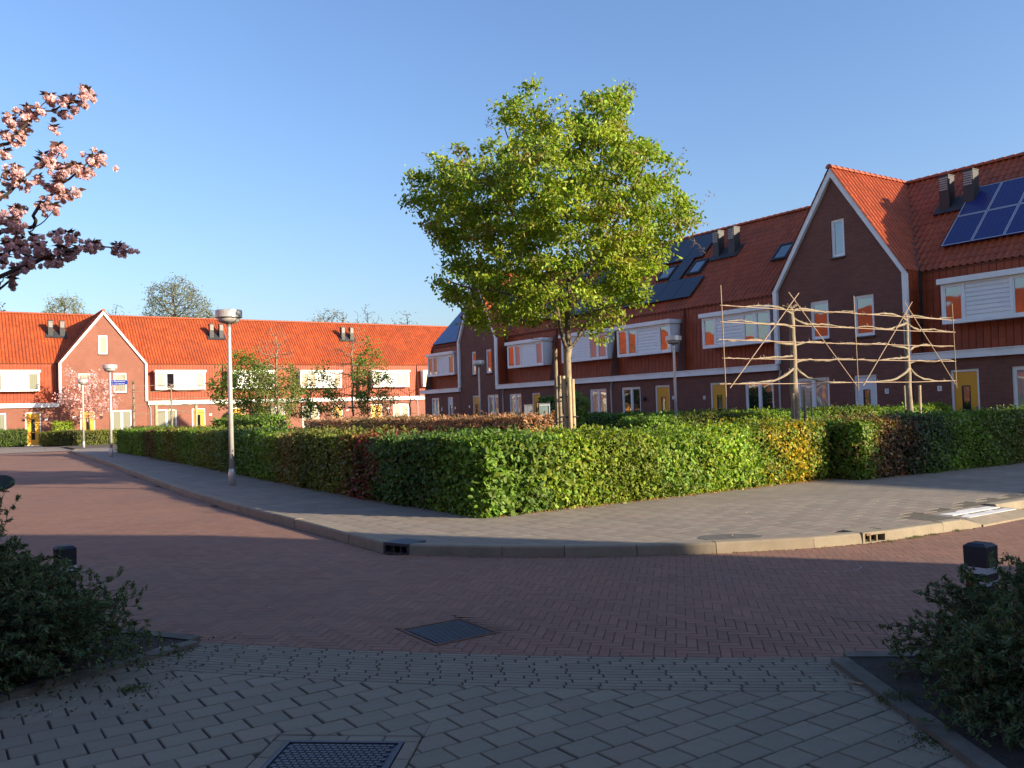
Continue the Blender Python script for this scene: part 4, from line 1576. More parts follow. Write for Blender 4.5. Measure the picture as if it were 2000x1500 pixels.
def lrow(u0, u1, b0, b1, order, w0, w1, d0, d1, label, vents=(), pipe=None, far=False):
    dd = dict(vents=vents)
    if pipe: dd['pipe'] = pipe
    row_house(L, GL, u0, u1, label, grp_l, MX, 'panec', [(b0, b1, lz2, lz3, order)],
              [(w0, w1, .55, 2.42, (1, 1), 'cc')], [(d0, d1, 2.42, YD, 1)], dd)


lrow(2.2, 8.2, 3.15, 6.97, 'ccBc', 3.3, 4.84, 6.0, 7.02, 'sunlit tiled house at the left edge, left of the gabled one', ((8.00, 3.2), (8.80, 3.2)))
gable_house(L, GL, 8.2, 14.35, 'sunlit gabled house behind the pink blossom tree, with white verge boards', grp_l, MX, 'panec',
            [(11.75, 13.18, .55, 2.44, (1, 1), 'cc'), (9.51, 10.36, 3.82, 5.24, (1,), 'c'), (11.93, 12.87, 3.76, 5.28, (1,), 'c'), (10.92, 11.57, 6.70, 8.14, (1,), 'c')],
            [(9.61, 10.63, 2.44, YD, 1)], dict(near=1))
lrow(14.35, 20.3, 14.95, 18.75, 'bgBb', 14.95, 16.5, 17.65, 18.71, 'sunlit tiled house right of the sunlit gable, between it and the tall lamp post', ((20.05, 3.35), (20.85, 3.35)), 14.55)
lrow(20.3, 26.25, 20.6, 24.4, 'gBgg', 23.9, 25.3, 20.9, 21.95, 'sunlit tiled house behind the two leafy young trees')
lrow(26.25, 32.2, 26.7, 30.45, 'ggBg', 26.8, 28.35, 29.5, 30.5, 'sunlit tiled house behind the bare twiggy tree, two vents on its roof', ((31.9, 3.45), (32.75, 3.45)))
lrow(32.2, 38.2, 33.45, 37.12, 'cBcc', 35.4, 37.05, 33.2, 34.35, 'sunlit tiled house beside the shaded terrace, with two white plates by its door', (), 37.9)
lrow(38.2, 44.2, 38.6, 42.3, 'ccBc', 39.0, 40.5, 41.7, 42.7, 'sunlit house mostly hidden behind the end of the shaded terrace')
ORD = ('first', 'second', 'third', 'fourth', 'fifth', 'sixth', 'seventh', 'eighth', 'ninth', 'tenth')
for k, u in enumerate((-3.8, -9.8, -15.8, -21.8, -27.8, -33.8, -39.8, -45.8)):
    if k in (3,):
        gable_house(L, GL, u, u + 6.0, 'sunlit gabled house of the back terrace, ' + ORD[k] + ' one beyond the left edge of the photo', grp_l, MX, 'panec',
                    [(u + 3.3, u + 4.8, .55, 2.44, (1, 1), 'cc')], [(u + 1.4, u + 2.4, 2.44, YD, 1)], {})
    else:
        lrow(u, u + 6.0, u + 1, u + 4.8, 'ccBc', u + 1, u + 2.5, u + 3.8, u + 4.8, 'sunlit tiled house of the back terrace, ' + ORD[k] + ' one beyond the left edge of the photo')


def plain_row(F, G_, u0, u1, label, brick, step=6.0):
    """houses outside the photograph that throw the long shadows and fill the reflections"""
    n = round((u1 - u0) / step); s = (u1 - u0) / n
    for k in range(n):
        a, b = u0 + k * s, u0 + (k + 1) * s
        c = F((a + b) / 2, 4, 0)
        h = empty('terraced_house', (c[0], c[1], 0), ORD[k] + ' ' + label, 'house', 'houses behind the photographer')
        facade(F, h, [(a, 2.8), (b, 2.8)], [(a + .8, a + 2.2, .55, 2.4), (a + 3.6, a + 4.6, 0, 2.4)], brick)
        window(F, h, a + .8, a + 2.2, .55, 2.4, .05, (1, 1), 'cg')
        door(F, h, a + 3.6, a + 4.6, 2.4, .05, YD)
        MB().fbox(F, a, b, -.16, G_['rec'] + .1, 2.7, 2.94).build('gutter', MAT['white'], h)
        zk, zr, rec, dr = G_['zk'], G_['zr'], G_['rec'], G_['dr']
        db = 2 * dr - rec
        m = MB()
        for u in (a + .004, b - .004):
            m.poly(F(u, 0, -.05), F(u, 2 * dr, -.05), F(u, db, zk), F(u, dr, zr), F(u, rec, zk), F(u, 0, 2.9))
        m.poly(F(a, db, -.05), F(b, db, -.05), F(b, db, zk), F(a, db, zk))
        m.build('rear_walls', brick, h)
        m = MB()
        m.loft([F(a, rec, 2.9), F(b, rec, 2.9), F(b, rec + .1, 2.9), F(a, rec + .1, 2.9)], [F(a, rec, zk), F(b, rec, zk), F(b, rec + .1, zk), F(a, rec + .1, zk)])
        m.loft([F(a, rec, zk), F(b, rec, zk), F(b, rec + .1, zk - .06), F(a, rec + .1, zk - .06)], [F(a, dr, zr), F(b, dr, zr), F(b, dr, zr - .08), F(a, dr, zr - .08)])
        m.loft([F(a, db, zk), F(b, db, zk), F(b, db - .1, zk - .06), F(a, db - .1, zk - .06)], [F(a, dr, zr), F(b, dr, zr), F(b, dr, zr - .08), F(a, dr, zr - .08)])
        m.build('roof', MAT['tile'], h)
        bay(F, h, a + 1, b - 1.4, 3.8, 5.2, .0, rec + .1, 'cBcg', False, 'panec')


def FB(Q0):
    return lambda u, d, z: (u, Q0 - d, z)      # fronts face +Y


GB = dict(GR, zk=6.0, zr=10.0, dr=4.5, rec=.35)
plain_row(FB(-5.65), GB, -22, 14.0, 'brick terraced house behind the photographer, outside the photo', MX)
plain_row(FR(26.2), dict(GR, zr=9.85), -46, -10, 'brick terraced house further down the right street, outside the photo', MAT['brick_y'])
plain_row(lambda u, d, z: (-13 - d, u, z), GR, 2, 56, 'brick terraced house across the road on the left, outside the photo', MAT['brick_y'])

# number plates by the doors
def plate(F, u, z, digit, label, wd=.13, hg=.16):
    t = empty('number_plate', F(u, -.01, z), label, 'house number')
    MB().fbox(F, u - wd / 2, u + wd / 2, -.022, -.003, z - hg / 2, z + hg / 2).build('plate', MAT['plate'], t)
    if digit:
        cu = bpy.data.curves.new('digit', 'FONT'); cu.body = digit; cu.size = hg * .95; cu.align_x = 'CENTER'; cu.align_y = 'CENTER'; cu.extrude = .002
        to = bpy.data.objects.new('digit', cu)
        me = bpy.data.meshes.new_from_object(to)
        me.materials.append(MAT['ink'])
        o = bpy.data.objects.new('digit', me); COL.objects.link(o); o.parent = t
        a = Vector(F(1, 0, 0)) - Vector(F(0, 0, 0))
        out = Vector(F(0, -1, 0)) - Vector(F(0, 0, 0))
        rgt = Vector((0, 0, 1)).cross(out)          # viewer's right when facing the wall
        Mx = Matrix(((rgt.x, 0, out.x, 0), (rgt.y, 0, out.y, 0), (rgt.z, 1, out.z, 0), (0, 0, 0, 1)))
        o.matrix_local = Matrix.Translation(out * .016) @ Mx
    return t


plate(R, 14.83, 1.80, '1', 'white plate with number 1 on the brick left of the nearest yellow door')
plate(R, 16.62, 1.78, '3', 'white plate with number 3 right of the white door')
plate(R, 24.68, 1.80, '5', 'small white number plate left of the second yellow door from the right', .11, .14)
plate(R, 26.45, 1.85, '7', 'small white number plate right of the yellow door by the right lamp post', .11, .14)
plate(R, 35.85, 1.75, None, 'small pale plate right of the yellow door under the big tree', .1, .13)
plate(R, 44.65, 1.75, None, 'small pale plate right of the white door in the last shaded house', .1, .16)
plate(R, 43.0, 1.8, None, 'small pale plate left of the orange door in the dark gabled house', .1, .16)
plate(R, 46.25, 1.7, None, 'narrow pale plate right of the ground floor window of the last shaded house', .08, .22)
plate(L, 9.2, 1.98, None, 'white plate left of the yellow door of the sunlit gabled house', .22, .16)
plate(L, 7.35, 1.9, None, 'white plate on the shadowed brick right of the leftmost yellow door', .22, .15)
plate(L, 19.1, 1.9, None, 'white plate right of the yellow door behind the cane frame', .2, .15)
plate(L, 30.95, 1.95, None, 'white plate right of the yellow door behind the bare tree', .2, .12)
plate(L, 34.85, 2.0, None, 'upper of two white plates right of the last sunlit yellow door', .25, .2)
plate(L, 34.85, 1.72, None, 'lower of two white plates right of the last sunlit yellow door', .25, .12)
for F, u, z, lab in ((R, 28.15, 1.85, 'small dark wall lamp between window and yellow door by the right lamp post'), (R, 32.6, 1.75, 'small dark wall lamp on the shaded brick just right of the tree trunk'),
                     (L, 11.05, 1.95, 'small dark wall lamp right of the yellow door of the sunlit gabled house')):
    t = empty('wall_lamp', F(u, 0, z), lab, 'wall lamp')
    MB().fbox(F, u - .04, u + .04, -.03, 0, z - .06, z + .06).build('bracket', MAT['dark'], t)
    c = F(u, -.1, 0)
    MB().lathe((c[0], c[1]), [(.05, z - .1), (.08, z - .02), (.07, z + .06), (.02, z + .1)], 10).build('lamp_shade', MAT['dark'], t)
# ------------------------------------------------------------------ vegetation
def unit(v):
    return v / np.maximum(np.linalg.norm(v, axis=-1, keepdims=True), 1e-9)


def leaf_cloud(P, T, length, width, col, fold=0.25, face=None, spr=.8, rnd=False):
    """P centres (n,3), T directions (n,3); returns vertices, quads, colours"""
    n = len(P)
    T = unit(T)
    R_ = unit(rng.normal(size=(n, 3)))
    if face is not None:
        R_ = unit(face + R_ * spr)
    S = unit(np.cross(T, R_)); Nn = np.cross(T, S)
    l = np.broadcast_to(length, (n,))[:, None]; wd = np.broadcast_to(width, (n,))[:, None]
    a = P - T * l * .5; b = P + T * l * .5
    mid = P - T * l * .08
    s1 = mid + S * wd * .5 + Nn * wd * fold; s2 = mid - S * wd * .5 + Nn * wd * fold
    if rnd:
        s1a, s2a = a + T * l * .22 + S * wd * .42 + Nn * wd * fold * .8, a + T * l * .22 - S * wd * .42 + Nn * wd * fold * .8
        s1b, s2b = a + T * l * .66 + S * wd * .44 + Nn * wd * fold * .8, a + T * l * .66 - S * wd * .44 + Nn * wd * fold * .8
        V = np.stack([a, s1a, s1b, b, s2b, s2a], 1).reshape(-1, 3)
        i0 = np.arange(n) * 6
        Fq = np.stack([np.stack([i0, i0 + 1, i0 + 2, i0 + 3], 1), np.stack([i0, i0 + 3, i0 + 4, i0 + 5], 1)], 1).reshape(-1, 4)
        return V, Fq, np.repeat(np.clip(col, 0, 1), 6, 0)
    V = np.stack([a, s1, b, s2], 1).reshape(-1, 3)
    Fq = np.arange(n * 4).reshape(-1, 4)
    C = np.repeat(np.clip(col, 0, 1), 4, 0)
    return V, Fq, C


def vary(base, n, k=0.25, hue=0.12):
    base = np.array(base, dtype=float)
    c = np.broadcast_to(base, (n, 3)).copy()
    c *= (1 + rng.normal(0, k, (n, 1))).clip(.45, 1.8)
    c[:, 0] *= (1 + rng.normal(0, hue, n)).clip(.6, 1.6)
    return c


def wob(P, f, seed=0.0):
    """cheap smooth 3-D noise in about -1..1"""
    x, y, z = P[:, 0] * f + seed, P[:, 1] * f - seed * .7, P[:, 2] * f + seed * 1.3
    return (np.sin(x * 1.7 + 1.3 * np.sin(y * 1.1)) + np.sin(y * 2.3 + 1.7 * np.sin(z * 1.3 + x * .4)) + np.sin(z * 2.9 + x * 1.9 + .5)) / 3


def colonize(attr, pts, par, step, di, dk, iters=90, jit=0.25, trop=(0, 0, 0.05)):
    pts = [np.array(p, float) for p in pts]; par = list(par)
    A = np.array(attr, float)
    PT = np.array(pts)
    d = np.linalg.norm(A[:, None] - PT[None], axis=2)
    near = d.argmin(1); nd = d.min(1)
    alive = nd > dk
    trop = np.array(trop)
    owner = near.copy()
    for it in range(iters):
        idx = np.where(alive & (nd < di))[0]
        if len(idx) == 0: break
        v = unit(A[idx] - PT[near[idx]])
        acc = np.zeros((len(PT), 3)); np.add.at(acc, near[idx], v)
        gi = np.unique(near[idx])
        dirs = unit(unit(acc[gi]) + trop + rng.normal(0, jit, (len(gi), 3)))
        new = PT[gi] + dirs * step
        # avoid repeats
        base = len(PT)
        PT = np.concatenate([PT, new]); par += list(gi)
        ai = np.where(alive)[0]
        dn = np.linalg.norm(A[ai][:, None] - new[None], axis=2)
        m = dn.min(1); am = dn.argmin(1)
        better = m < nd[ai]
        nd[ai[better]] = m[better]; near[ai[better]] = am[better] + base
        alive[ai] = nd[ai] > dk
        if len(PT) > 9000: break
    return PT, np.array(par), near


def radii(PT, par, tip, ex=2.3, rmax=None):
    n = len(PT)
    acc = np.zeros(n)
    r = np.zeros(n)
    order = range(n - 1, -1, -1)
    for i in order:
        r[i] = max(acc[i], tip ** ex) ** (1 / ex)
        if par[i] >= 0 and par[i] < i: acc[par[i]] += r[i] ** ex
    if rmax: r = np.minimum(r, rmax)
    return r


def branch_mesh(name, PT, par, r, mat, parent, skip=(), n=5, rmin=0):
    child = {}
    for i, p in enumerate(par):
        if p >= 0: child.setdefault(int(p), []).append(i)
    used = set(skip)
    m = MB()
    length = np.zeros(len(PT))
    for i in range(len(PT) - 1, -1, -1):
        if par[i] >= 0: length[par[i]] = max(length[par[i]], length[i] + 1)
    starts = [0] + []
    stack = []
    def chain(start, first):
        path = [start] if start >= 0 else []
        c = first
        while True:
            path.append(c); used.add(c)
            ch = [x for x in child.get(c, []) if x not in used]
            if not ch: break
            ch.sort(key=lambda x: -r[x])
            for x in ch[1:]: stack.append((c, x))
            c = ch[0]
        return path
    for i in range(len(PT)):
        if i in used: continue
        if par[i] < 0 or int(par[i]) in used or True:
            stack.append((int(par[i]), i))
            while stack:
                s, f = stack.pop()
                if f in used: continue
                p = chain(s, f)
                if len(p) < 2: continue
                rr = [float(r[x]) for x in p]
                if s >= 0: rr[0] = min(rr[0], rr[1] * 1.25)
                rr[-1] *= .6
                if max(rr) < rmin: continue
                k = n if rr[0] > .012 else 4 if rr[0] > .006 else 3
                m.tube([PT[x] for x in p], rr, k)
    return m.build(name, mat, parent, smooth=True)


def trunk_mesh(path, rad, mat, parent, name='trunk', n=12):
    return MB().tube(path, rad, n).build(name, mat, parent, smooth=True)


def smooth_path(pts, k=4):
    pts = [np.array(p, float) for p in pts]
    out = []
    for i in range(len(pts) - 1):
        p0 = pts[max(i - 1, 0)]; p1 = pts[i]; p2 = pts[i + 1]; p3 = pts[min(i + 2, len(pts) - 1)]
        for j in range(k):
            t = j / k
            out.append(.5 * ((2 * p1) + (-p0 + p2) * t + (2 * p0 - 5 * p1 + 4 * p2 - p3) * t * t + (-p0 + 3 * p1 - 3 * p2 + p3) * t ** 3))
    out.append(pts[-1])
    return out


RV = np.array([CT, -ST, 0.0])     # sideways for the photographer
DV = np.array([ST, CT, 0.0])      # away from the photographer


def poly_width(P, z):
    xs = []
    for i in range(len(P)):
        a, b = P[i], P[(i + 1) % len(P)]
        if (a[1] > z) != (b[1] > z): xs.append(a[0] + (b[0] - a[0]) * (z - a[1]) / (b[1] - a[1]))
    return (min(xs), max(xs)) if len(xs) >= 2 else (0, 0)


def sample_crown(P, n, depth=0.9):
    xs = [p[0] for p in P]; zs = [p[1] for p in P]
    out = []
    while len(out) < n:
        x = rng.uniform(min(xs), max(xs)); z = rng.uniform(min(zs), max(zs))
        if not in_poly(x, z, P): continue
        a, b = poly_width(P, z); cx, hw_ = (a + b) / 2, (b - a) / 2
        f = math.sqrt(max(0, 1 - ((x - cx) / max(hw_, .05)) ** 2))
        y = rng.uniform(-1, 1) * f * min(hw_, 3.0) * depth
        # favour the outer shell
        if rng.random() > .35 + .65 * (abs(y) / (hw_ * depth + .01)) ** .5 + .3 * abs((x - cx) / (hw_ + .01)): continue
        out.append((x, y, z))
    return np.array(out)


# ---------------- the big street tree
BT = np.array([*W(1.16, 18.3), 0.10])
K = 18.3 / 1690


def px_xz(x, y):
    return ((x - 1107 + .027 * (830 - y)) * K, EYE + (797 - .03 * (x - 1107) - y) * K)


outline = [(1107, 630), (1085, 645), (1040, 640), (1000, 645), (960, 652), (930, 640), (905, 625), (890, 600), (862, 575), (838, 550), (838, 540), (880, 548), (905, 530), (890, 510), (858, 480), (835, 445),
           (792, 408), (785, 372), (828, 362), (850, 345), (838, 303), (880, 322), (925, 308), (962, 300), (985, 270), (972, 235), (956, 200), (1000, 208), (1040, 192), (1062, 215), (1090, 222),
           (1108, 200), (1130, 196), (1152, 217), (1178, 185), (1202, 150), (1236, 155), (1240, 190), (1208, 242), (1232, 268), (1272, 290), (1300, 328), (1345, 378), (1356, 430), (1332, 472),
           (1302, 520), (1235, 565), (1262, 598), (1216, 612), (1192, 655), (1165, 680), (1150, 640)]
OP = [px_xz(*p) for p in outline]
OP = [(x * 1.0, z) for x, z in OP]
big = empty('street_tree', BT, 'big green deciduous street tree with a pale trunk tied to stakes behind the hedge corner', 'tree')


def bt(x, y, dep=0.0):
    a, z = px_xz(x, y)
    v = BT + RV * a + DV * dep
    return np.array([v[0], v[1], z])


tr = smooth_path([bt(1107, 832), bt(1107, 790), bt(1107, 740, .02), bt(1106, 700, .0), bt(1108, 676)], 4)
tr[0][2] = .06
trunk_mesh(tr, np.interp(np.linspace(0, 1, len(tr)), [0, .15, .6, .85, 1], [.115, .09, .078, .082, .10]), MAT['bark'], big, n=14)
limbs = [
    [bt(1108, 680), bt(1107, 640), bt(1108, 600), bt(1109, 540, -.1), bt(1107, 470, .0), bt(1110, 400, .1), bt(1118, 330, .1), bt(1140, 270, 0), bt(1180, 210), bt(1212, 165)],
    [bt(1104, 682), bt(1094, 655, -.2), bt(1086, 620, -.5), bt(1072, 560, -.8), bt(1040, 500, -1.0), bt(1000, 440, -1.2), bt(960, 380, -1.4)],
    [bt(1112, 682), bt(1130, 655, .1), bt(1150, 622, .2), bt(1190, 575, .5), bt(1225, 535, .8), bt(1270, 470, 1.0), bt(1310, 400, 1.1)],
    [bt(1107, 600), bt(1075, 560, .4), bt(1030, 520, .8), bt(970, 480, 1.1), bt(900, 430, 1.2), bt(840, 390, 1.0)],
    [bt(1108, 560), bt(1140, 520, -.5), bt(1180, 470, -1.0), bt(1220, 400, -1.4), bt(1250, 330, -1.5)],
    [bt(1086, 620, -.5), bt(1040, 600, -.9), bt(980, 585, -1.1), bt(920, 575, -1.0), bt(870, 555, -.8)],
    [bt(1107, 500), bt(1080, 440, .3), bt(1040, 370, .5), bt(1010, 300, .5), bt(985, 235, .4)],
    [bt(1109, 580), bt(1120, 530, .7), bt(1150, 450, 1.4), bt(1180, 360, 1.8)],
    [bt(1107, 620), bt(1160, 610, -.4), bt(1200, 605, -.7), bt(1240, 600, -.9)],
]
pts, par = [], []
for lb in limbs:
    sp = smooth_path(lb, 3)
    if not pts:
        for i, p in enumerate(sp): pts.append(p); par.append(i - 1)
    else:
        dd = [np.linalg.norm(p - sp[0]) for p in pts]
        k = int(np.argmin(dd))
        for i, p in enumerate(sp[1:]):
            pts.append(p); par.append(k if i == 0 else len(pts) - 2)
sc_ = sample_crown(OP, 1900, .92)
attr = BT[None] + RV * sc_[:, :1] + DV * sc_[:, 1:2]
attr[:, 2] = sc_[:, 2]
PT, par, near = colonize(attr, pts, par, .17, 2.2, .22, 80, .28, (0, 0, .06))
r = radii(PT, par, .0042, 2.15, .080)
branch_mesh('branches', PT, par, r, MAT['barkm'], big, n=7)
# leaves hang along the outer twigs
thin = np.where((r < .0095))[0]
ctr, dirs = [], []
tips = PT[thin]
pd = unit(PT[thin] - PT[par[thin]])
rep = 48
P = np.repeat(tips, rep, 0) + rng.normal(0, 1, (len(tips) * rep, 3)) * np.array([.11, .11, .075])
# thin the leaves out where noise is low so that clumps and gaps form
keep = wob(P * np.array([1, 1, 2.4]), 1.7, 3.0) + rng.normal(0, .25, len(P)) > -.22
rel = P - BT[None]
dx_ = rel @ RV; rad_ = np.hypot(dx_, rel @ DV)
inner = np.clip(1 - rad_ / 1.9, 0, 1) * np.clip((6.4 - P[:, 2]) / 1.5, 0, 1)
keep &= rng.random(len(P)) > inner * .9
keep &= ~((P[:, 2] < 3.35) & (dx_ > -1.2) & (dx_ < .3))
P = P[keep]
T = np.repeat(pd, rep, 0)[keep] * .6 + rng.normal(0, .6, (len(P), 3)) + np.array([0, 0, -.45])
base = np.array([.27, .35, .034])
col = vary(base, len(P), .26, .16)
yw = wob(P, 1.1, 7.7)[:, None]
col = col * (1 + .18 * yw) + np.array([.05, .02, 0]) * np.maximum(yw, 0)
br = (wob(P, 1.6, 1.2) > .45) & (rng.random(len(P)) < .45)
col[br] = vary([.28, .22, .06], br.sum(), .2)
V, Fq, C = leaf_cloud(P, T, rng.uniform(.065, .115, len(P)), rng.uniform(.042, .066, len(P)), col, .25, np.array([[.25, -.35, .8]]), .9, True)
array_mesh('foliage', V, Fq, MAT['leaf'], big, C, kind='stuff')
print('big tree nodes', len(PT), 'leaves', len(P))
# sparse young shoots that stick out of the crown
m = MB(); lp = []
for (x0, y0), (x1, y1) in (((1330, 430), (1392, 378)), ((1335, 445), (1385, 432)), ((1300, 345), (1330, 300)), ((1268, 300), (1290, 262)), ((860, 330), (825, 288)), ((900, 320), (893, 292)), ((960, 235), (950, 225)),
                           ((1085, 220), (1075, 175)), ((1240, 175), (1236, 150)), ((1040, 200), (1015, 190)), ((1340, 470), (1380, 492)), ((940, 300), (938, 270))):
    a, b = bt(x0, y0, rng.uniform(-.5, .5)), bt(x1, y1, rng.uniform(-.6, .6))
    path_ = [a, (a + b) / 2 + rng.normal(0, .05, 3), b]
    m.tube(path_, [.006, .004, .002], 4)
    for t in np.linspace(0.1, 1, 10):
        lp.append(a + (b - a) * t + rng.normal(0, .03, 3))
m.build('young_shoots', MAT['bark'], big, smooth=True)
lp = np.repeat(np.array(lp), 3, 0) + rng.normal(0, .03, (len(lp) * 3, 3))
V, Fq, C = leaf_cloud(lp, rng.normal(0, 1, lp.shape), .05, .025, vary([.22, .12, .05], len(lp)))
array_mesh('shoot_leaves', V, Fq, MAT['leaf'], big, C, kind='stuff')


def stake_set(c, stakes, label_f, cat='tree stake'):
    for (x0, y0, z0), (x1, y1, z1), rr, lab in stakes:
        t = empty('tree_stake', (x0, y0, z0), lab, cat, 'stakes holding up the trees')
        MB().tube([(x0, y0, z0), (x0 + (x1 - x0) * .5, y0 + (y1 - y0) * .5, z0 + (z1 - z0) * .5), (x1, y1, z1)], [rr, rr, rr * .97], 10).build('pole', MAT['stake'], t, smooth=False)
        for zz in (.12, .38, .62):
            pass


def pxp(x, y, D, dep=0):
    """photo-measured position: sideways offset and height at distance D"""
    yy = y
    a = (x - 1000 + .0307 * (750 - y)) * D / 1690
    z = EYE + (800 - .0307 * (x - 1000) - yy) * D / 1690
    p, q = W(a, D + dep)
    return np.array([p, q, z])


for xb, xt, yt, dep, lab in ((1108, 1099, 735, -.25, 'left of the three sunlit stakes tied in front of the big tree trunk'), (1113, 1110, 738, -.33, 'middle one of the three sunlit stakes in front of the big tree trunk'),
                             (1120, 1117, 741, -.22, 'right of the three sunlit stakes beside the big tree trunk'), (1097, 1093, 733, .28, 'shaded grey stake behind the big tree trunk, leaning left'),
                             (1090, 1086, 678, .40, 'tall dark stake behind the big tree, left of its trunk')):
    a = pxp(xb, 835, 18.3, dep); a[2] = .08
    b = pxp(xt, yt, 18.3, dep * .75)
    t = empty('tree_stake', a, lab, 'tree stake', 'stakes round the big tree')
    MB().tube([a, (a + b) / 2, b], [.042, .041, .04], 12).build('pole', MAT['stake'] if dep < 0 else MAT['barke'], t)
t = empty('tree_tie', pxp(1110, 775, 18.3), 'black straps tying the stakes round the big tree trunk', 'tree tie')
for y in (749, 775, 814):
    pts_ = []
    c = pxp(1110 if y > 780 else 1107, y, 18.3)
    k = {749: .13, 775: .15, 814: .19}[y]
    for i in range(15):
        an = 2 * math.pi * i / 14
        pts_.append(c + RV * (math.cos(an) * k + .02) + DV * math.sin(an) * k * 1.5)
    MB().tube(pts_, .014, 5).build('strap', MAT['strap'], t)


# ---------------- generic trees made by the same growth rule
def grow_tree(name, base, h, trunk_h, outl, label, cat='tree', leaf=None, nleaf=14, lsize=.07, lcol=(.1, .15, .03), bark='barkd', nattr=350, step=.16, di=1.6, dk=.22, rt_=.05,
              tip=.003, parts=('trunk', 'branches', 'foliage'), group=None, depth=.8, lfilter=None, leafmat='leaf', jit=.3, spread=.1, lw=.5, thinr=.0075, n=5, lean=0.0):
    t = empty(name, base, label, cat, group)
    B = np.array(base, float)
    Oz = [(x, z + base[2]) for x, z in outl]
    s = sample_crown(Oz, nattr, depth)
    A = B[None] + RV * s[:, :1] + DV * s[:, 1:2]; A[:, 2] = s[:, 2]
    tp = [B + np.array([0, 0, z]) + RV * (lean * z + .04 * math.sin(z * 2)) for z in np.linspace(0, trunk_h, 6)]
    top = max(z for _, z in outl) * .72
    ld = [tp[-1] + np.array([0, 0, (top - trunk_h) * k / 6]) + RV * rng.normal(0, .03) + DV * rng.normal(0, .03) for k in range(1, 7)] if top > trunk_h else []
    pts = tp[-1:] + ld
    PT, par_, near = colonize(A, pts, [i - 1 for i in range(len(pts))], step, di, dk, 70, jit)
    rr = radii(PT, par_, tip, 2.2, rt_ * .9)
    trunk_mesh(tp, np.linspace(rt_ * 1.15, rt_ * .92, 6), MAT[bark], t, n=9)
    branch_mesh('branches', PT, par_, rr, MAT[bark], t, n=n)
    if nleaf:
        th = np.where(rr < thinr)[0]
        if lfilter is not None: th = th[lfilter(PT[th] - B)]
        P = np.repeat(PT[th], nleaf, 0) + rng.normal(0, spread, (len(th) * nleaf, 3))
        kp = wob(P, 2.5, base[0]) + rng.normal(0, .4, len(P)) > -.25
        P = P[kp]
        col = vary(lcol, len(P), .28, .15)
        V, Fq, C = leaf_cloud(P, rng.normal(0, .8, P.shape) + np.array([0, 0, -.3]), rng.uniform(.7, 1.25, len(P)) * lsize, rng.uniform(.8, 1.2, len(P)) * lsize * lw, col)
        array_mesh(parts[2], V, Fq, MAT[leafmat], t, C, kind='stuff')
    return t


def ell(x0, x1, z0, z1, n=16, skew=0.0, wig=.08):
    cx, cz = (x0 + x1) / 2, (z0 + z1) / 2
    out = []
    for i in range(n):
        a = 2 * math.pi * i / n
        k = 1 + wig * math.sin(3 * a + x0 * 5) + wig * .7 * math.sin(5 * a + z1)
        out.append((cx + (x1 - x0) / 2 * math.cos(a) * k + skew * math.sin(a), cz + (z1 - z0) / 2 * math.sin(a) * k))
    return out


def gpos(x, y, D):
    v = pxp(x, y, D)
    return (v[0], v[1], .08)


grp_t = 'young trees in the planted strip between the hedges'
grow_tree('young_tree', gpos(489, 825, 38), 4.5, 1.6, ell(-1.75, 1.4, 1.5, 4.3), 'leafy green young tree just right of the tall lamp post', nattr=420, nleaf=17, lsize=.13, lcol=(.17, .26, .04), rt_=.06, group=grp_t, spread=.13)
grow_tree('young_tree', gpos(541, 825, 37), 5.2, 1.5, [(-.7, 1.6), (.8, 1.7), (1.15, 2.6), (.9, 3.4), (.8, 4.4), (.3, 5.4), (-.2, 5.6), (-.7, 4.6), (-1.0, 3.6), (-1.2, 2.6)],
          'young tree with leafy base and bare twiggy pinkish top', nattr=900, nleaf=11, lsize=.11, lcol=(.18, .24, .05), rt_=.06, dk=.13, step=.12, group=grp_t, lfilter=lambda P: P[:, 2] < 3.3 + .5 * rng.random(len(P)), bark='bark', tip=.006)
grow_tree('young_tree', gpos(608, 825, 42), 3.9, 1.3, [(-1.2, 1.4), (1.3, 1.3), (1.9, 2.1), (1.4, 2.8), (.9, 3.6), (1.0, 4.2), (.3, 4.0), (-.3, 3.0), (-.9, 2.6), (-1.3, 2.1)],
          'low leafy young tree in front of the shaded ground floor windows', nattr=360, nleaf=17, lsize=.12, lcol=(.15, .25, .04), rt_=.05, group=grp_t, spread=.12)
grow_tree('bare_tree', gpos(690, 822, 42), 5.6, 1.3, [(-.3, 1.4), (.4, 1.4), (1.0, 2.6), (1.2, 3.9), (.9, 5.2), (.3, 6.2), (-.3, 5.4), (-.9, 4.8), (-1.2, 3.6), (-.9, 2.4)],
          'bare forked young tree with many fine brown twigs', nattr=900, nleaf=2, lsize=.05, lcol=(.22, .12, .05), rt_=.06, dk=.13, step=.12, tip=.0065, group=grp_t, bark='bark', jit=.2, n=4)
grow_tree('young_tree', gpos(719, 822, 41), 5.6, 1.3, [(-.7, 1.5), (1.0, 1.4), (1.5, 2.2), (1.2, 3.0), (.9, 3.8), (.5, 5.0), (0, 5.2), (-.5, 4.2), (-.9, 3.2), (-.7, 2.4)],
          'slender leafy young tree right of the bare forked tree', nattr=420, nleaf=17, lsize=.12, lcol=(.13, .23, .04), rt_=.05, group=grp_t, spread=.12)
grow_tree('bare_tree', gpos(800, 818, 50), 4, .9, [(-.3, 1.0), (.3, 1.0), (1.3, 2.4), (1.1, 3.4), (.2, 3.2), (-.6, 3.3), (-1.1, 2.6)],
          'thin bare sapling in front of the last sunlit window', nattr=90, nleaf=1, lsize=.05, lcol=(.15, .14, .05), rt_=.04, tip=.011, group=grp_t, dk=.35)
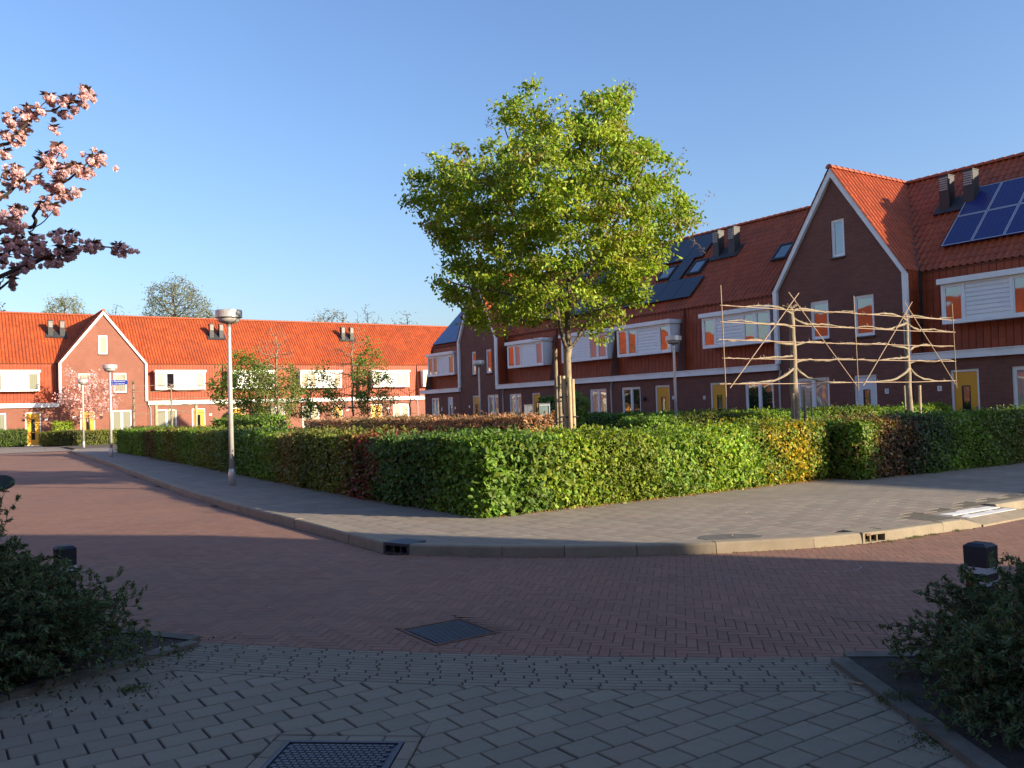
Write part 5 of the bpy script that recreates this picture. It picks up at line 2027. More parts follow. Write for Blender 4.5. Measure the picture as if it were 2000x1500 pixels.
grow_tree('blossom_tree', gpos(175, 845, 62), 5, 1.6, [(-.5, 1.7), (.6, 1.7), (1.3, 2.4), (2.6, 2.6), (1.6, 3.2), (2.5, 4.4), (1.2, 4.5), (.4, 5.3), (-.5, 4.6), (-1.7, 5.6), (-1.4, 4.2), (-2.4, 3.2), (-1.3, 2.7)],
          'small pink blossom tree in front of the sunlit gabled house', nattr=330, nleaf=8, lsize=.14, lcol=(.78, .46, .48), rt_=.06, leafmat='petal', spread=.13, lw=.9, bark='barkd')
grp_b = 'tall trees standing behind the back terrace'
for x, w0, ht, lab, leafc, nl, na in ((345, 4.8, 20.4, 'tall budding tree with two domed crowns behind the sunlit roofs', (.20, .19, .08), 20, 2400),
                                      (130, 2.6, 17.2, 'pale green rounded treetop left of the sunlit gable', (.26, .27, .13), 22, 900),
                                      (230, 1.3, 15.9, 'faint bare treetop just right of the sunlit gable', (.12, .11, .06), 1, 90),
                                      (650, 2.6, 14.6, 'low rounded bare treetop behind the middle of the back terrace', (.2, .17, .09), 8, 600),
                                      (722, 2.0, 14.8, 'bare upright twigs of a treetop above the back ridge', (.13, .10, .06), 1, 160),
                                      (795, 1.9, 13.8, 'smallest grey treetop just above the right part of the back ridge', (.12, .11, .06), 3, 160)):
    b = gpos(x, 830, 105)
    if x == 345:
        o_ = [(-3.6, 9), (5.2, 9), (5.2, 13.4), (4.4, 15.6), (2.6, 17.3), (1.4, 18.8), (.2, 19.2), (-.6, 18.0), (-.9, 16.6), (-1.3, 18.0), (-2.3, 18.3), (-3.0, 17.2), (-3.8, 14.5), (-4.2, 12.5)]
    else:
        o_ = ell(-w0, w0, ht - w0 * 2.6, ht, 14)
    grow_tree('background_tree', b, ht, ht * .45, o_, lab, nattr=na, nleaf=nl, lsize=.22, lcol=leafc, rt_=.28, step=.5, di=5, dk=.5, tip=.022, group=grp_b, spread=.28, thinr=.04, bark='barkd', jit=.18, n=4)
grow_tree('conifer', gpos(-2, 830, 100), 16, 6, [(-1.9, 7), (1.4, 7), (1.3, 9.5), (1.5, 11.5), (1.0, 13.5), (.3, 16.0), (-1, 15.5), (-2, 11)], 'dark evergreen at the left edge behind the sunlit roofs',
          nattr=500, nleaf=26, lsize=.28, lcol=(.03, .05, .02), rt_=.2, step=.45, di=4, dk=.5, tip=.02, spread=.3, thinr=.05)


# ---------------- hedges
def hedge(label, line, width, h, colf, dens, ls, side=1, ends=(True, True), top=True, back=.3, z0=.08, seed=0.0, rnd=.0, group=None, bulge=.05, lw=.62, name='hedge'):
    """line = plan of the face towards the viewer, body lies on its left (side=+1) or right; colf(s, z, P)->rgb arrays"""
    ln = np.array(line, float)
    seg = np.linalg.norm(np.diff(ln, axis=0), axis=1); cum = np.concatenate([[0], np.cumsum(seg)])
    Lt = cum[-1]
    def at(s):
        i = np.clip(np.searchsorted(cum, s, side='right') - 1, 0, len(seg) - 1)
        t = (s - cum[i]) / seg[i]
        p = ln[i] + (ln[i + 1] - ln[i]) * t[:, None]
        d = (ln[i + 1] - ln[i]) / seg[i][:, None]
        nrm = np.stack([-d[:, 1], d[:, 0]], 1) * side
        return p, nrm
    t = empty(name, (*ln[0], 0), label, 'hedge', group)
    faces = []
    def add(n, kind):
        n = int(n)
        if n <= 0: return
        s = rng.uniform(0, Lt, n)
        if kind == 'front': o = np.zeros(n); z = rng.uniform(z0, h, n) ; nn = -1
        elif kind == 'back': o = np.full(n, width); z = rng.uniform(z0, h, n); nn = 1
        elif kind == 'top': o = rng.uniform(0, width, n); z = np.full(n, h); nn = 0
        elif kind == 'end0': s = np.zeros(n); o = rng.uniform(0, width, n); z = rng.uniform(z0, h, n); nn = 2
        else: s = np.full(n, Lt); o = rng.uniform(0, width, n); z = rng.uniform(z0, h, n); nn = 3
        p, nrm = at(np.clip(s, 0, Lt - 1e-6))
        P = np.concatenate([p + nrm * o[:, None], z[:, None]], 1)
        N3 = np.concatenate([nrm, np.zeros((n, 1))], 1)
        if nn == -1: Nv = -N3
        elif nn == 1: Nv = N3
        elif nn == 0: Nv = np.tile([0, 0, 1.0], (n, 1))
        else:
            Tn = np.stack([nrm[:, 1], -nrm[:, 0], np.zeros(n)], 1) * side
            Nv = -Tn if nn == 2 else Tn
        # lower and softer at the foot, rounded shoulders
        sh = np.clip((P[:, 2] - h * .86) / (h * .14), 0, 1) ** 2
        if nn == -1: P[:, :2] += nrm * (sh * .07)[:, None]
        foot = np.clip(1 - (P[:, 2] - z0) / .22, 0, 1)
        if nn == -1: P[:, :2] += nrm * (foot * .10)[:, None]
        dis = bulge * (wob(P, 1.7, seed) + .6 * wob(P, 5.1, seed + 4)) - np.abs(rng.normal(0, .05, n)) + .03
        P = P + Nv * dis[:, None]
        if z0 < .5:
            P[:, 2] *= 1 + (.045 * wob(P * np.array([1, 1, 0]), .9, seed) + .03 * wob(P * np.array([1, 1, 0]), 3.1, seed + 2)) * np.clip(P[:, 2] / h, 0, 1)
        faces.append((P, Nv, s))
    add(Lt * h * dens, 'front')
    if top: add(Lt * width * dens * .85, 'top')
    add(Lt * h * dens * back, 'back')
    if ends[0]: add(width * h * dens, 'end0')
    if ends[1]: add(width * h * dens, 'end1')
    P = np.concatenate([f[0] for f in faces]); Nv = np.concatenate([f[1] for f in faces]); S = np.concatenate([f[2] for f in faces])
    n = len(P)
    # a few shoots stand out of the clipped surface
    sp = rng.random(n) < .09
    P[sp] += Nv[sp] * rng.uniform(.02, .12, (sp.sum(), 1))
    T = Nv * .25 + rng.normal(0, .75, (n, 3)) + np.array([0, 0, .15])
    col = colf(S, P)
    scl = rng.uniform(.7, 1.35, n)
    if seed == 1.0:
        bigl = (S < 1.1) & (rng.random(n) < .35)
        scl[bigl] *= 1.7
    V, Fq, C = leaf_cloud(P, T, ls * scl, ls * lw * scl, col, .18, Nv + np.array([[0, 0, .35]]), .75, dens > 1000)
    array_mesh('foliage', V, Fq, MAT['leafh'], t, C, kind='stuff')
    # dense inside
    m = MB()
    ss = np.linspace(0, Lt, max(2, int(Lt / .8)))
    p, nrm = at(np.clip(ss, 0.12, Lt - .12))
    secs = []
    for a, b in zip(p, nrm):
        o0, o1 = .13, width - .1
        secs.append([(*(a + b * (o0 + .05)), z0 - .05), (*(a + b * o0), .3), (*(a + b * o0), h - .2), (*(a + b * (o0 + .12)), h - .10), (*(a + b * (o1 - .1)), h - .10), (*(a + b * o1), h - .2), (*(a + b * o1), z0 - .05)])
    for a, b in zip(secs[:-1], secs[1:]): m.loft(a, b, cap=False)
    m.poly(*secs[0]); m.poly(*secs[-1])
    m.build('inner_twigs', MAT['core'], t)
    # stems at the foot
    return t


def zone(stops):
    """piecewise palette along the hedge: list of (s, rgb)"""
    ss = np.array([s for s, _ in stops]); cc = np.array([c for _, c in stops])
    def f(S, P):
        s = S + .45 * wob(P, 3.0, 2.0) + .35 * rng.normal(size=len(S))
        c = np.stack([np.interp(s, ss, cc[:, k]) for k in range(3)], 1)
        c = c * (1 + rng.normal(0, .25, (len(S), 1))).clip(.45, 1.7)
        c[:, 0] *= (1 + rng.normal(0, .15, len(S))).clip(.6, 1.5)
        pt = wob(P, 2.2, 5.5)[:, None]
        c = c * (1 + .22 * pt)
        return c.clip(0, 1)
    return f


GRN, LGT, YEL, OLV, RED, BRN, DRK = (.16, .27, .035), (.27, .36, .035), (.62, .46, .03), (.22, .24, .045), (.27, .03, .04), (.28, .15, .07), (.09, .16, .04)
hedge('sunlit front hedge of mixed green and yellow leaves at the street corner', [(6.25, 9.90), (8.5, 9.88), (10.8, 9.86), (13.75, 9.95)], 1.5, 1.08,
      zone([(0, GRN), (.8, (.09, .15, .03)), (1.6, LGT), (3.0, (.15, .19, .022)), (3.8, GRN), (4.6, LGT), (5.6, GRN), (6.2, (.2, .19, .025)), (6.7, YEL), (7.0, (.25, .2, .03)), (7.6, GRN)]),
      2100, .060, 1, back=.2, seed=1.0, lw=.72)
hedge('long dark hedge running along the left pavement towards the back houses', [(6.22, 10.0), (6.12, 12.6), (6.27, 16.6), (6.62, 23.0), (7.0, 30.0), (7.30, 36.0), (7.45, 44.0)], 1.5, 1.15,
      zone([(0, GRN), (1.2, (.08, .14, .03)), (2.6, DRK), (3.3, DRK), (3.6, RED), (3.9, (.15, .07, .03)), (4.6, OLV), (6.5, (.11, .14, .025)), (8, (.22, .17, .055)), (9.5, GRN), (13, DRK), (16, OLV), (19, GRN), (22, (.2, .17, .03)), (24, GRN), (26, (.14, .04, .03)), (28, GRN), (34, GRN)]),
      1150, .070, -1, back=.15, ends=(False, True), seed=2.0)
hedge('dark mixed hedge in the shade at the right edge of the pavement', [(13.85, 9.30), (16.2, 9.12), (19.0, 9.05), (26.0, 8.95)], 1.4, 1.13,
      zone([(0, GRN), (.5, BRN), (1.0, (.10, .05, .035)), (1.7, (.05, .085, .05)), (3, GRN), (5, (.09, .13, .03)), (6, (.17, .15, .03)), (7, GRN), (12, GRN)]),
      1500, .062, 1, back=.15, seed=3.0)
hedge('reddish brown hedge of young beech inside the plot, left of the big tree', [(11.3, 16.2), (11.35, 20), (11.4, 25), (11.5, 30.5)], 1.1, 1.36,
      zone([(0, (.42, .23, .12)), (4, (.44, .24, .14)), (8, (.34, .20, .10)), (9, (.26, .22, .08)), (11, (.46, .25, .15)), (14, (.4, .22, .13))]), 700, .085, -1, back=.2, seed=4.0, lw=.5)
hedge('low clipped hedge crossing the plot behind the espalier trees', [(13.2, 13.9), (18, 13.85), (25, 13.8)], 1.2, 1.24,
      zone([(0, GRN), (2, (.11, .10, .03)), (3.5, LGT), (5, GRN), (7, (.16, .2, .03)), (9, GRN), (12, LGT)]), 900, .075, 1, back=.2, seed=5.0)
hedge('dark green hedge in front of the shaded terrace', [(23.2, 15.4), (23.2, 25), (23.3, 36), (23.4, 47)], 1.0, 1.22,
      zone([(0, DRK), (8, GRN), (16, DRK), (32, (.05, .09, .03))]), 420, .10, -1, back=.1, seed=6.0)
hedge('green clipped box hedge below the leftmost sunlit window', [(2.2, 69.2), (5.85, 69.0)], 1.3, 1.16, zone([(0, (.10, .16, .03)), (4, (.09, .14, .03))]), 520, .10, 1, seed=7.0)
hedge('low dull green hedge in front of the sunlit gabled house', [(6.35, 66.2), (8.2, 62.6), (10.9, 62.2)], 1.1, .98, zone([(0, OLV), (3, (.08, .09, .03)), (6, OLV)]), 480, .10, 1, seed=8.0)
# loose shrub beside the left yellow door and clumps between the young trees
hedge('bright green bush against the wall right of the leftmost yellow door', [(7.6, 69.4), (8.7, 69.2)], .9, 1.6, zone([(0, LGT), (1, LGT)]), 420, .11, 1, seed=9.0, bulge=.18, name='bush')
hedge('dark rounded bush beside the sunlit wall behind the tall lamp post', [(18.9, 66.6), (21.4, 66.4)], 1.2, 1.75, zone([(0, DRK), (2, GRN)]), 380, .11, 1, seed=9.6, bulge=.2, name='bush')
hedge('green bush between the cabinet and the big tree in front of the shaded terrace', [(19.6, 27.0), (20.9, 26.0)], 1.0, 2.0, zone([(0, DRK), (2, GRN)]), 420, .10, 1, seed=9.9, bulge=.2, name='bush')
hedge('taller green shrubs growing above the long hedge beside the leafy young trees', [(8.9, 27.5), (8.9, 33.0)], 1.0, 1.55, zone([(0, GRN), (2, (.12, .17, .03)), (5, GRN)]), 480, .085, -1, seed=9.3, bulge=.15, name='bush')


# ---------------- ragged evergreen shrubs in the two beds
def shrub(label, cx, cd, rx, rd, h, nst, col, leafl, seed, reach=1.0, lead=()):
    base = W(cx, cd)
    t = empty('shrub', (*base, 0.02), label, 'shrub')
    m = MB()
    lp, lt, lc = [], [], []
    for i in range(nst + len(lead)):
        a = rng.uniform(0, 2 * math.pi); rr_ = math.sqrt(rng.random())
        x0, d0 = cx + .45 * rx * rr_ * math.cos(a), cd + .45 * rd * rr_ * math.sin(a)
        out = rng.uniform(.3, 1.0) if i % 3 else rng.uniform(.7, 1.15)
        ez = rng.random() ** .8
        rad_ = math.sqrt(max(0, 1 - ez * ez)); kk = rng.uniform(.80, 1.10) * (1 + .10 * math.sin(3 * a + seed) + .08 * math.sin(7 * a + 2 * seed))
        x1, d1 = cx + rx * kk * rad_ * math.cos(a), cd + rd * kk * rad_ * math.sin(a)
        z1 = max(.06, h * ez * kk)
        if i >= nst:
            x1, d1, z1 = lead[i - nst]; x0, d0 = cx + (x1 - cx) * .6, cd + (d1 - cd) * .6
        p0 = np.array([*W(x0, d0), .02]); p3 = np.array([*W(x1, d1), z1])
        p1 = p0 + (p3 - p0) * .35 + np.array([0, 0, .18 * h]); p2 = p0 + (p3 - p0) * .72 + np.array([0, 0, .16 * h])
        pts_ = []
        for u in np.linspace(0, 1, 9):
            pts_.append((1 - u) ** 3 * p0 + 3 * (1 - u) ** 2 * u * p1 + 3 * (1 - u) * u * u * p2 + u ** 3 * p3 + rng.normal(0, .008, 3))
        m.tube(pts_, np.linspace(.006, .0016, 9), 3)
        # side twigs
        pp_ = np.array(pts_)
        for u in np.linspace(.25, 1, 11):
            k_ = u * 8; i0 = min(int(k_), 7); c = pp_[i0] + (pp_[i0 + 1] - pp_[i0]) * (k_ - i0)
            dr_ = unit(pp_[i0 + 1] - pp_[i0])
            ln = rng.uniform(.05, .14) * (1.15 - .6 * u)
            sd = unit(dr_ * .5 + rng.normal(0, .7, 3) + np.array([0, 0, .25]))
            nn = 9
            for v in np.linspace(.1, 1, nn):
                q = c + sd * ln * v
                for s_ in range(2):
                    lp.append(q + rng.normal(0, .006, 3)); lt.append(sd * .7 + rng.normal(0, .65, 3))
    m.build('stems', MAT['barkd'], t)
    lp, lt = np.array(lp), np.array(lt)
    f = np.clip(lp[:, 2] / h, 0, 1)[:, None]
    c = vary(col, len(lp), .3, .2)
    youn = (rng.random(len(lp)) < .12)
    c[youn] = vary([.10, .055, .03], youn.sum(), .2)
    V, Fq, C = leaf_cloud(lp, lt, rng.uniform(.7, 1.3, len(lp)) * leafl, rng.uniform(.7, 1.3, len(lp)) * leafl * .30, c, .15)
    array_mesh('foliage', V, Fq, MAT['leafh'], t, C, kind='stuff')
    print(label, len(lp))
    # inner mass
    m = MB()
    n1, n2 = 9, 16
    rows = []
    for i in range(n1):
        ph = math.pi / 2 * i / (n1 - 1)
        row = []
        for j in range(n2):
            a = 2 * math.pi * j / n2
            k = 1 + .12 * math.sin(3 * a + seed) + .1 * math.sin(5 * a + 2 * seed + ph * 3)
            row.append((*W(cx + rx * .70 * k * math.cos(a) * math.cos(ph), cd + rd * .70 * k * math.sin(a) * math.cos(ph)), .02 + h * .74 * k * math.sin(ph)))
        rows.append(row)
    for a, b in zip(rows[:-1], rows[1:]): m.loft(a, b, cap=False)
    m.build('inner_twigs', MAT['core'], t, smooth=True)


shrub('dark ragged evergreen shrub in the bed at the left edge of the photo', -3.98, 5.35, 1.50, 1.02, .80, 1150, (.125, .165, .075), .038, 1.0,
      lead=[(-3.55, 6.1, 1.12), (-3.45, 6.0, 1.02), (-2.62, 5.7, .55), (-2.45, 5.6, .42), (-3.7, 6.2, 1.18)])
shrub('dark ragged evergreen shrub in the bed at the right edge of the photo', 3.02, 4.22, 1.12, .98, .63, 1000, (.12, .155, .07), .034, 2.0,
      lead=[(2.2, 4.5, .40), (3.0, 4.8, .80), (2.15, 4.3, .28), (2.95, 4.6, .78), (2.9, 4.4, .74)])

# ---------------- litter, weeds
def litter(name, label, n, fn, col, size, mat='petal', z=.004):
    P = np.array([fn() for _ in range(n)])
    T = rng.normal(0, 1, P.shape); T[:, 2] *= .15
    V, Fq, C = leaf_cloud(P, T, rng.uniform(.5, 1.4, n) * size, rng.uniform(.5, 1.2, n) * size * .7, vary(col, n, .2), .1)
    V[:, 2] = np.maximum(V[:, 2], P.mean() * 0 + .0015)
    o = array_mesh(name, V, Fq, MAT[mat], None, C, kind='stuff')
    tag(o, label, 'litter')


def rnd_bed_l():
    x = -3.3 + rng.random() * 1.3; d = 4.6 + rng.random() * 1.6
    return (*W(x, d), .03 if in_poly(x, d, BED_L) else .006)


litter('fallen_petals', 'pale fallen petals and bits scattered by the left bed', 110, rnd_bed_l, (.5, .4, .34), .018)
litter('fallen_specks', 'pale specks and petals scattered on the grey pavers at the lower right', 130, lambda: (*W(1.15 + rng.random() * .75, 3.4 + rng.random() * 1.5 * rng.random()), .005), (.34, .33, .30), .012)
litter('fallen_leaves', 'orange brown dead leaves along the foot of the sunlit hedge', 700, lambda: (6.4 + 7.4 * rng.random(), 9.93 - abs(rng.normal(0, .06)), .108), (.42, .22, .09), .035)
litter('soil_crumbs', 'dark crumbs and dry leaves on the two planting beds', 900, lambda: rnd_bed_l() if rng.random() < .5 else (*W(2.1 + rng.random() * .6, 3.2 + rng.random() * 1.8), .03), (.10, .075, .05), .02)


def grass_tuft(label, c, n, rad, hgt, col):
    P = np.array([[c[0] + rng.normal(0, rad), c[1] + rng.normal(0, rad), c[2]] for _ in range(n)])
    T = rng.normal(0, .45, (n, 3)); T[:, 2] = 1
    l = rng.uniform(.4, 1, n) * hgt
    P[:, 2] += l * .45
    V, Fq, C = leaf_cloud(P, T, l, .006, vary(col, n, .25), .1)
    o = array_mesh('grass_tuft', V, Fq, MAT['leaf'], None, C, kind='stuff'); tag(o, label, 'grass')


grass_tuft('mossy green tuft on the pavers beside the left bed', (*W(-2.25, 5.05), .0), 260, .045, .02, (.07, .10, .02))
grass_tuft('dry grass tuft against the edging stone of the right bed', (*W(1.90, 4.45), .0), 300, .04, .07, (.10, .11, .04))
grass_tuft('mossy clump spreading over the pavers at the lower right', (*W(1.90, 3.95), .0), 700, .07, .02, (.075, .085, .02))
grass_tuft('green moss in the gap at the tip of the left bed', (*W(-2.33, 5.85), .0), 300, .06, .03, (.07, .085, .025))
for i, (a, b, lab) in enumerate((((-2.62, 5.68), (-2.38, 5.86), 'pale broken stick lying at the tip of the left bed'), ((1.78, 4.78), (1.93, 4.62), 'pale stick lying against the edging stone on the right'))):
    p0, p1 = W(*a), W(*b)
    o = MB().tube([(*p0, .01), ((p0[0] + p1[0]) / 2, (p0[1] + p1[1]) / 2, .014), (*p1, .03 if i == 0 else .01)], [.004, .006, .005], 6).build('stick', MAT['cane'])
    tag(o, lab, 'stick')

for i, (p_, q_) in enumerate(((8.95, 5.47), (9.35, 5.44), (8.6, 5.50), (9.8, 5.40), (9.1, 5.46))):
    grass_tuft(('green weed tuft at the foot of the kerb just right of the pale gully', 'second weed tuft at the foot of the kerb right of the pale gully', 'thin weed in the mouth of the pale gully', 'weed tuft at the end of the sunlit kerb by the ramp', 'smallest weed between two tufts at the sunlit kerb')[i], (p_, q_, 0), 60, .03, .03, (.12, .14, .04))
litter('small_litter', 'tiny pale bits and twigs scattered over the road and pavement', 90, lambda: (lambda x, dd: (*W(x, dd), .004 if kerb_side(*W(x, dd)) < 0 else .106))(rng.uniform(-5, 6), rng.uniform(6, 13)), (.4, .33, .25), .02)

litter('kerb_drift', 'brown leaf bits and sand drifted along the foot of the curved kerb', 420, lambda: (lambda k, t: (KERB[k][0] + (KERB[k + 1][0] - KERB[k][0]) * t - abs(rng.normal(0, .05)) * .8, KERB[k][1] + (KERB[k + 1][1] - KERB[k][1]) * t - abs(rng.normal(0, .05)) * .6, .004))(int(rng.integers(6, 17)), rng.random()), (.24, .16, .09), .022, 'petal')
# ------------------------------------------------------------------ street furniture and the rest
def lamp(x, y, z0, h, label, r=.285):
    t = empty('street_lamp', (x, y, z0), label, 'street lamp', 'steel lamp posts with flat round heads')
    z = z0
    MB().lathe((x, y), [(.075, z - .05), (.075, z + .28), (.062, z + .31), (.058, z + .36)], 16).build('base', MAT['steel'], t, smooth=True)
    MB().lathe((x, y), [(.056, z + .36), (.050, z + h * .5), (.043, z + h - .42), (.040, z + h - .30)], 16).build('pole', MAT['steel'], t, smooth=True)
    MB().lathe((x, y), [(.04, z + h - .32), (.085, z + h - .30), (.20, z + h - .27), (r * .80, z + h - .235), (r * .82, z + h - .17)], 28).build('bowl', MAT['lampbowl'], t, smooth=True)
    MB().lathe((x, y), [(r * .80, z + h - .172), (r, z + h - .168), (r, z + h - .03), (r * .975, z + h - .008), (r * .6, z + h + .008), (0.01, z + h + .014)], 32).build('head', MAT['steel'], t)
    return t


lamp(5.48, 18.93, .10, 3.80, 'tallest looking steel lamp post, standing on the pavement by the long left hedge')
l2 = lamp(6.42, 39.3, .10, 3.84, 'distant sunlit lamp post carrying the blue street name sign')
lamp(7.7, 56.2, .10, 4.0, 'farthest small lamp post in front of the pink blossom tree')
lamp(22.3, 22.4, .10, 3.92, 'shaded lamp post in front of the right terrace, right of the big tree')
lamp(22.9, 36.6, .10, 3.95, 'shaded lamp post in front of the dark far gable, left of the big tree')

# street name sign on the second lamp post
c = np.array([6.42, 39.3])
sg = empty('street_sign', (6.42, 39.3, 3.2), 'blue street name sign with two lines of white lettering on the sunlit lamp post', 'street sign')
def sp(a, z, o): return (6.42 + CT * a - ST * o * 1.0, 39.3 - ST * a - CT * o, z)
m = MB()
m.loft([sp(.06, 3.07, 0), sp(.70, 3.09, 0), sp(.74, 3.14, 0), sp(.74, 3.22, 0), sp(.70, 3.27, 0), sp(.06, 3.29, 0)], [sp(.06, 3.07, .02), sp(.70, 3.09, .02), sp(.74, 3.14, .02), sp(.74, 3.22, .02), sp(.70, 3.27, .02), sp(.06, 3.29, .02)])
m.build('panel', MAT['sign'], sg)
m = MB()
for z, ws in ((3.225, (.05, 0, .14, .11, .12, .09)), (3.125, (.06, 0, .05, .09, .17, .05, .07))):
    a = .10
    for k, wdt in enumerate(ws):
        if wdt == 0: a += .03; continue
        m.loft([sp(a, z - .016, .021), sp(a + wdt - .012, z - .016, .021), sp(a + wdt - .012, z + .018, .021), sp(a, z + .018, .021)],
               [sp(a, z - .016, .024), sp(a + wdt - .012, z - .016, .024), sp(a + wdt - .012, z + .018, .024), sp(a, z + .018, .024)])
        a += wdt
m.build('lettering', MAT['signw'], sg)
MB().fbox(lambda u, d, z: sp(u, z, d), -.06, .06, -.01, .015, 3.05, 3.31).build('clamp', MAT['steel'], sg)


# ---------------- espalier trees on cane frames
def espalier(x, y, along, label, hb=1.95, half=2.3, arms=(3.62, 3.28, 2.88, 2.49, 1.97), trunk_r=.11, lit=True, stakes=True, seed=0, group='espalier trees trained on cane frames'):
    rr = random.Random(seed)
    ax = Vector(along).normalized()
    B = Vector((x, y, .08))
    t = empty('espalier_tree', B, label, 'tree', group)
    ztop = arms[0]
    n = 12
    path_ = []
    rad = []
    for i in range(n + 1):
        z = .05 + (ztop - .05) * i / n
        path_.append(B + Vector((rr.uniform(-.012, .012), rr.uniform(-.012, .012), 0)) + Vector((0, 0, z - .08)))
        rad.append(trunk_r * (1.25 if i == 0 else 1.0 - .55 * i / n) * rr.uniform(.92, 1.08))
    MB().tube(path_, rad, 12).build('trunk', MAT['barke'], t, smooth=True)
    for k, z in enumerate(arms):
        for s in (-1, 1):
            pts_, rads = [], []
            m = 16
            drop = 0.0
            st = rr.choice((-1, 1)) * rr.uniform(.06, .16) if 0 < k < 4 else (-.0 if k == 0 else .33)
            for i in range(m + 1):
                u = i / m
                off = s * (half * rr.uniform(.93, 1.0) if i == m else half * u)
                dz = st * math.exp(-u * 7) * (1 if k else 0) + .03 * math.sin(u * 9 + k * 2 + s) * (1 - .4 * u) + rr.uniform(-.012, .012)
                if k == 4: dz = .36 * math.exp(-u * 5.5) - .02 + rr.uniform(-.012, .012)
                if k == 0: dz = -.10 * math.exp(-u * 14) + .03 * math.sin(u * 7 + s) + rr.uniform(-.01, .01)
                pts_.append(Vector((B.x, B.y, 0)) + ax * off + Vector((0, 0, z + dz)) + Vector((ax.y, -ax.x, 0)) * (.03 + rr.uniform(-.015, .015)))
                rads.append(max(.008, .029 * (1 - .7 * u) * rr.uniform(.75, 1.3)))
            MB().tube(pts_, rads, 7).build('arm', MAT['barke'], t, smooth=True)
            # pruned spurs
            mm = MB()
            for j in range(9):
                i = rr.randint(1, m - 1)
                p = pts_[i]
                q = p + Vector((rr.uniform(-.04, .04), rr.uniform(-.04, .04), rr.uniform(-.03, .08)))
                mm.tube([p, q], [.011, .007], 5)
            mm.build('spurs', MAT['barke'], t)
    mm = MB()
    top = Vector((B.x, B.y, ztop))
    for j in range(14):
        q = top + ax * rr.uniform(-.22, .22) + Vector((rr.uniform(-.05, .05), rr.uniform(-.05, .05), rr.uniform(.02, .14)))
        mm.tube([top + (q - top) * .35 * rr.random(), q], [.016, .006], 5)
    mm.build('pruned_head', MAT['barke'], t)
    return t


def cane_frame(x, y, along, label, half=2.3, arms=(3.60, 3.25, 2.88, 2.49, 1.95), posts=(-1, 1), group='cane frames tied behind the espalier trees', r=.0095, seed=3):
    rr = random.Random(seed)
    ax = Vector(along).normalized()
    n = Vector((ax.y, -ax.x, 0))
    t = empty('cane_frame', (x, y, 1.2), label, 'plant support', group)
    c = Vector((x, y, 0))
    for z in arms:
        a, b = -half - rr.uniform(.05, .2), half + rr.uniform(-.02, .1)
        MB().tube([c + ax * a + Vector((0, 0, z)) + n * .045, c + Vector((0, 0, z - .015)) + n * .07, c + ax * b + Vector((0, 0, z + rr.uniform(-.02, .02))) + n * .045], r, 7).build('cane', MAT['cane'], t)
    for s in posts:
        MB().tube([c + ax * s * half + Vector((0, 0, 1.72 + .04 * s)) + n * .06, c + ax * (s * half - .04) + Vector((0, 0, 4.02)) + n * .06], r * 1.15, 7).build('cane', MAT['cane'], t)
    for s in (-1, 1):
        MB().tube([c + ax * s * (half - .1) + Vector((0, 0, 1.86)) + n * .085, c + ax * (-s * .18) + Vector((0, 0, 3.98)) + n * .085], r * 1.1, 7).build('cane', MAT['cane'], t)
    return t


AX = (1, 0, 0)
espalier(16.15, 12.5, AX, 'thick espalier tree left of the other large one, with five trained tiers of bare arms', trunk_r=.125, seed=5)
cane_frame(16.15, 12.5, AX, 'cane frame carrying the left one of the two large espalier trees', seed=1)
espalier(20.65, 12.5, AX, 'slimmer espalier tree nearest the right edge, with five trained tiers of bare arms', trunk_r=.10, seed=9, half=2.2)
cane_frame(20.65, 12.5, AX, 'cane frame carrying the right one of the two large espalier trees', half=2.15, posts=(1,), seed=2)
for x, y, z, dx, lab in ((15.93, 12.38, 1.72, 0, 'left stake against the trunk of the thick espalier tree'), (16.36, 12.40, 1.8, .0, 'right stake against the trunk of the thick espalier tree'), (16.62, 12.42, 1.75, 0, 'thin pale stake right of the thick espalier trunk'),
                         (20.35, 12.42, 1.85, -.02, 'thin stake left of the slim espalier trunk'), (20.95, 12.42, 1.85, .06, 'pale stake right of the slim espalier trunk')):
    t = empty('tree_stake', (x, y, .08), lab, 'tree stake', 'stakes beside the espalier trees')
    MB().tube([(x, y, .05), (x + dx, y, z)], .035 if 'thin' not in lab else .018, 9).build('pole', MAT['stake'] if 'thick' not in lab else MAT['barke'], t)
espalier(12.25, 54.4, (1, -.1, 0), 'thin distant espalier with thin arms right of the blue street sign', trunk_r=.085, half=2.4, seed=12, group='distant espalier trees')
espalier(10.35, 55.6, (.25, 1, 0), 'distant espalier seen edge on against the sunlit gabled house', trunk_r=.10, half=1.6, seed=13, arms=(3.9, 3.45, 3.0, 2.6, 2.2), group='distant espalier trees')
for px, lab in ((305, 'left of two thick brown posts behind the long hedge'), (383, 'right of two thick brown posts behind the long hedge')):
    a = pxp(px, 830, 50); b = pxp(px, 792, 50)
    t = empty('wooden_post', (a[0], a[1], .05), lab, 'post', 'thick posts of the distant frame')
    MB().tube([(a[0], a[1], .05), (b[0], b[1], b[2])], .085, 10).build('pole', MAT['stake'], t)
a, b = pxp(303, 792, 50), pxp(385, 791, 50)
o = MB().tube([a, b], .03, 7).build('cross_rail', MAT['stake']); tag(o, 'thin rail joining the two thick brown posts', 'rail')

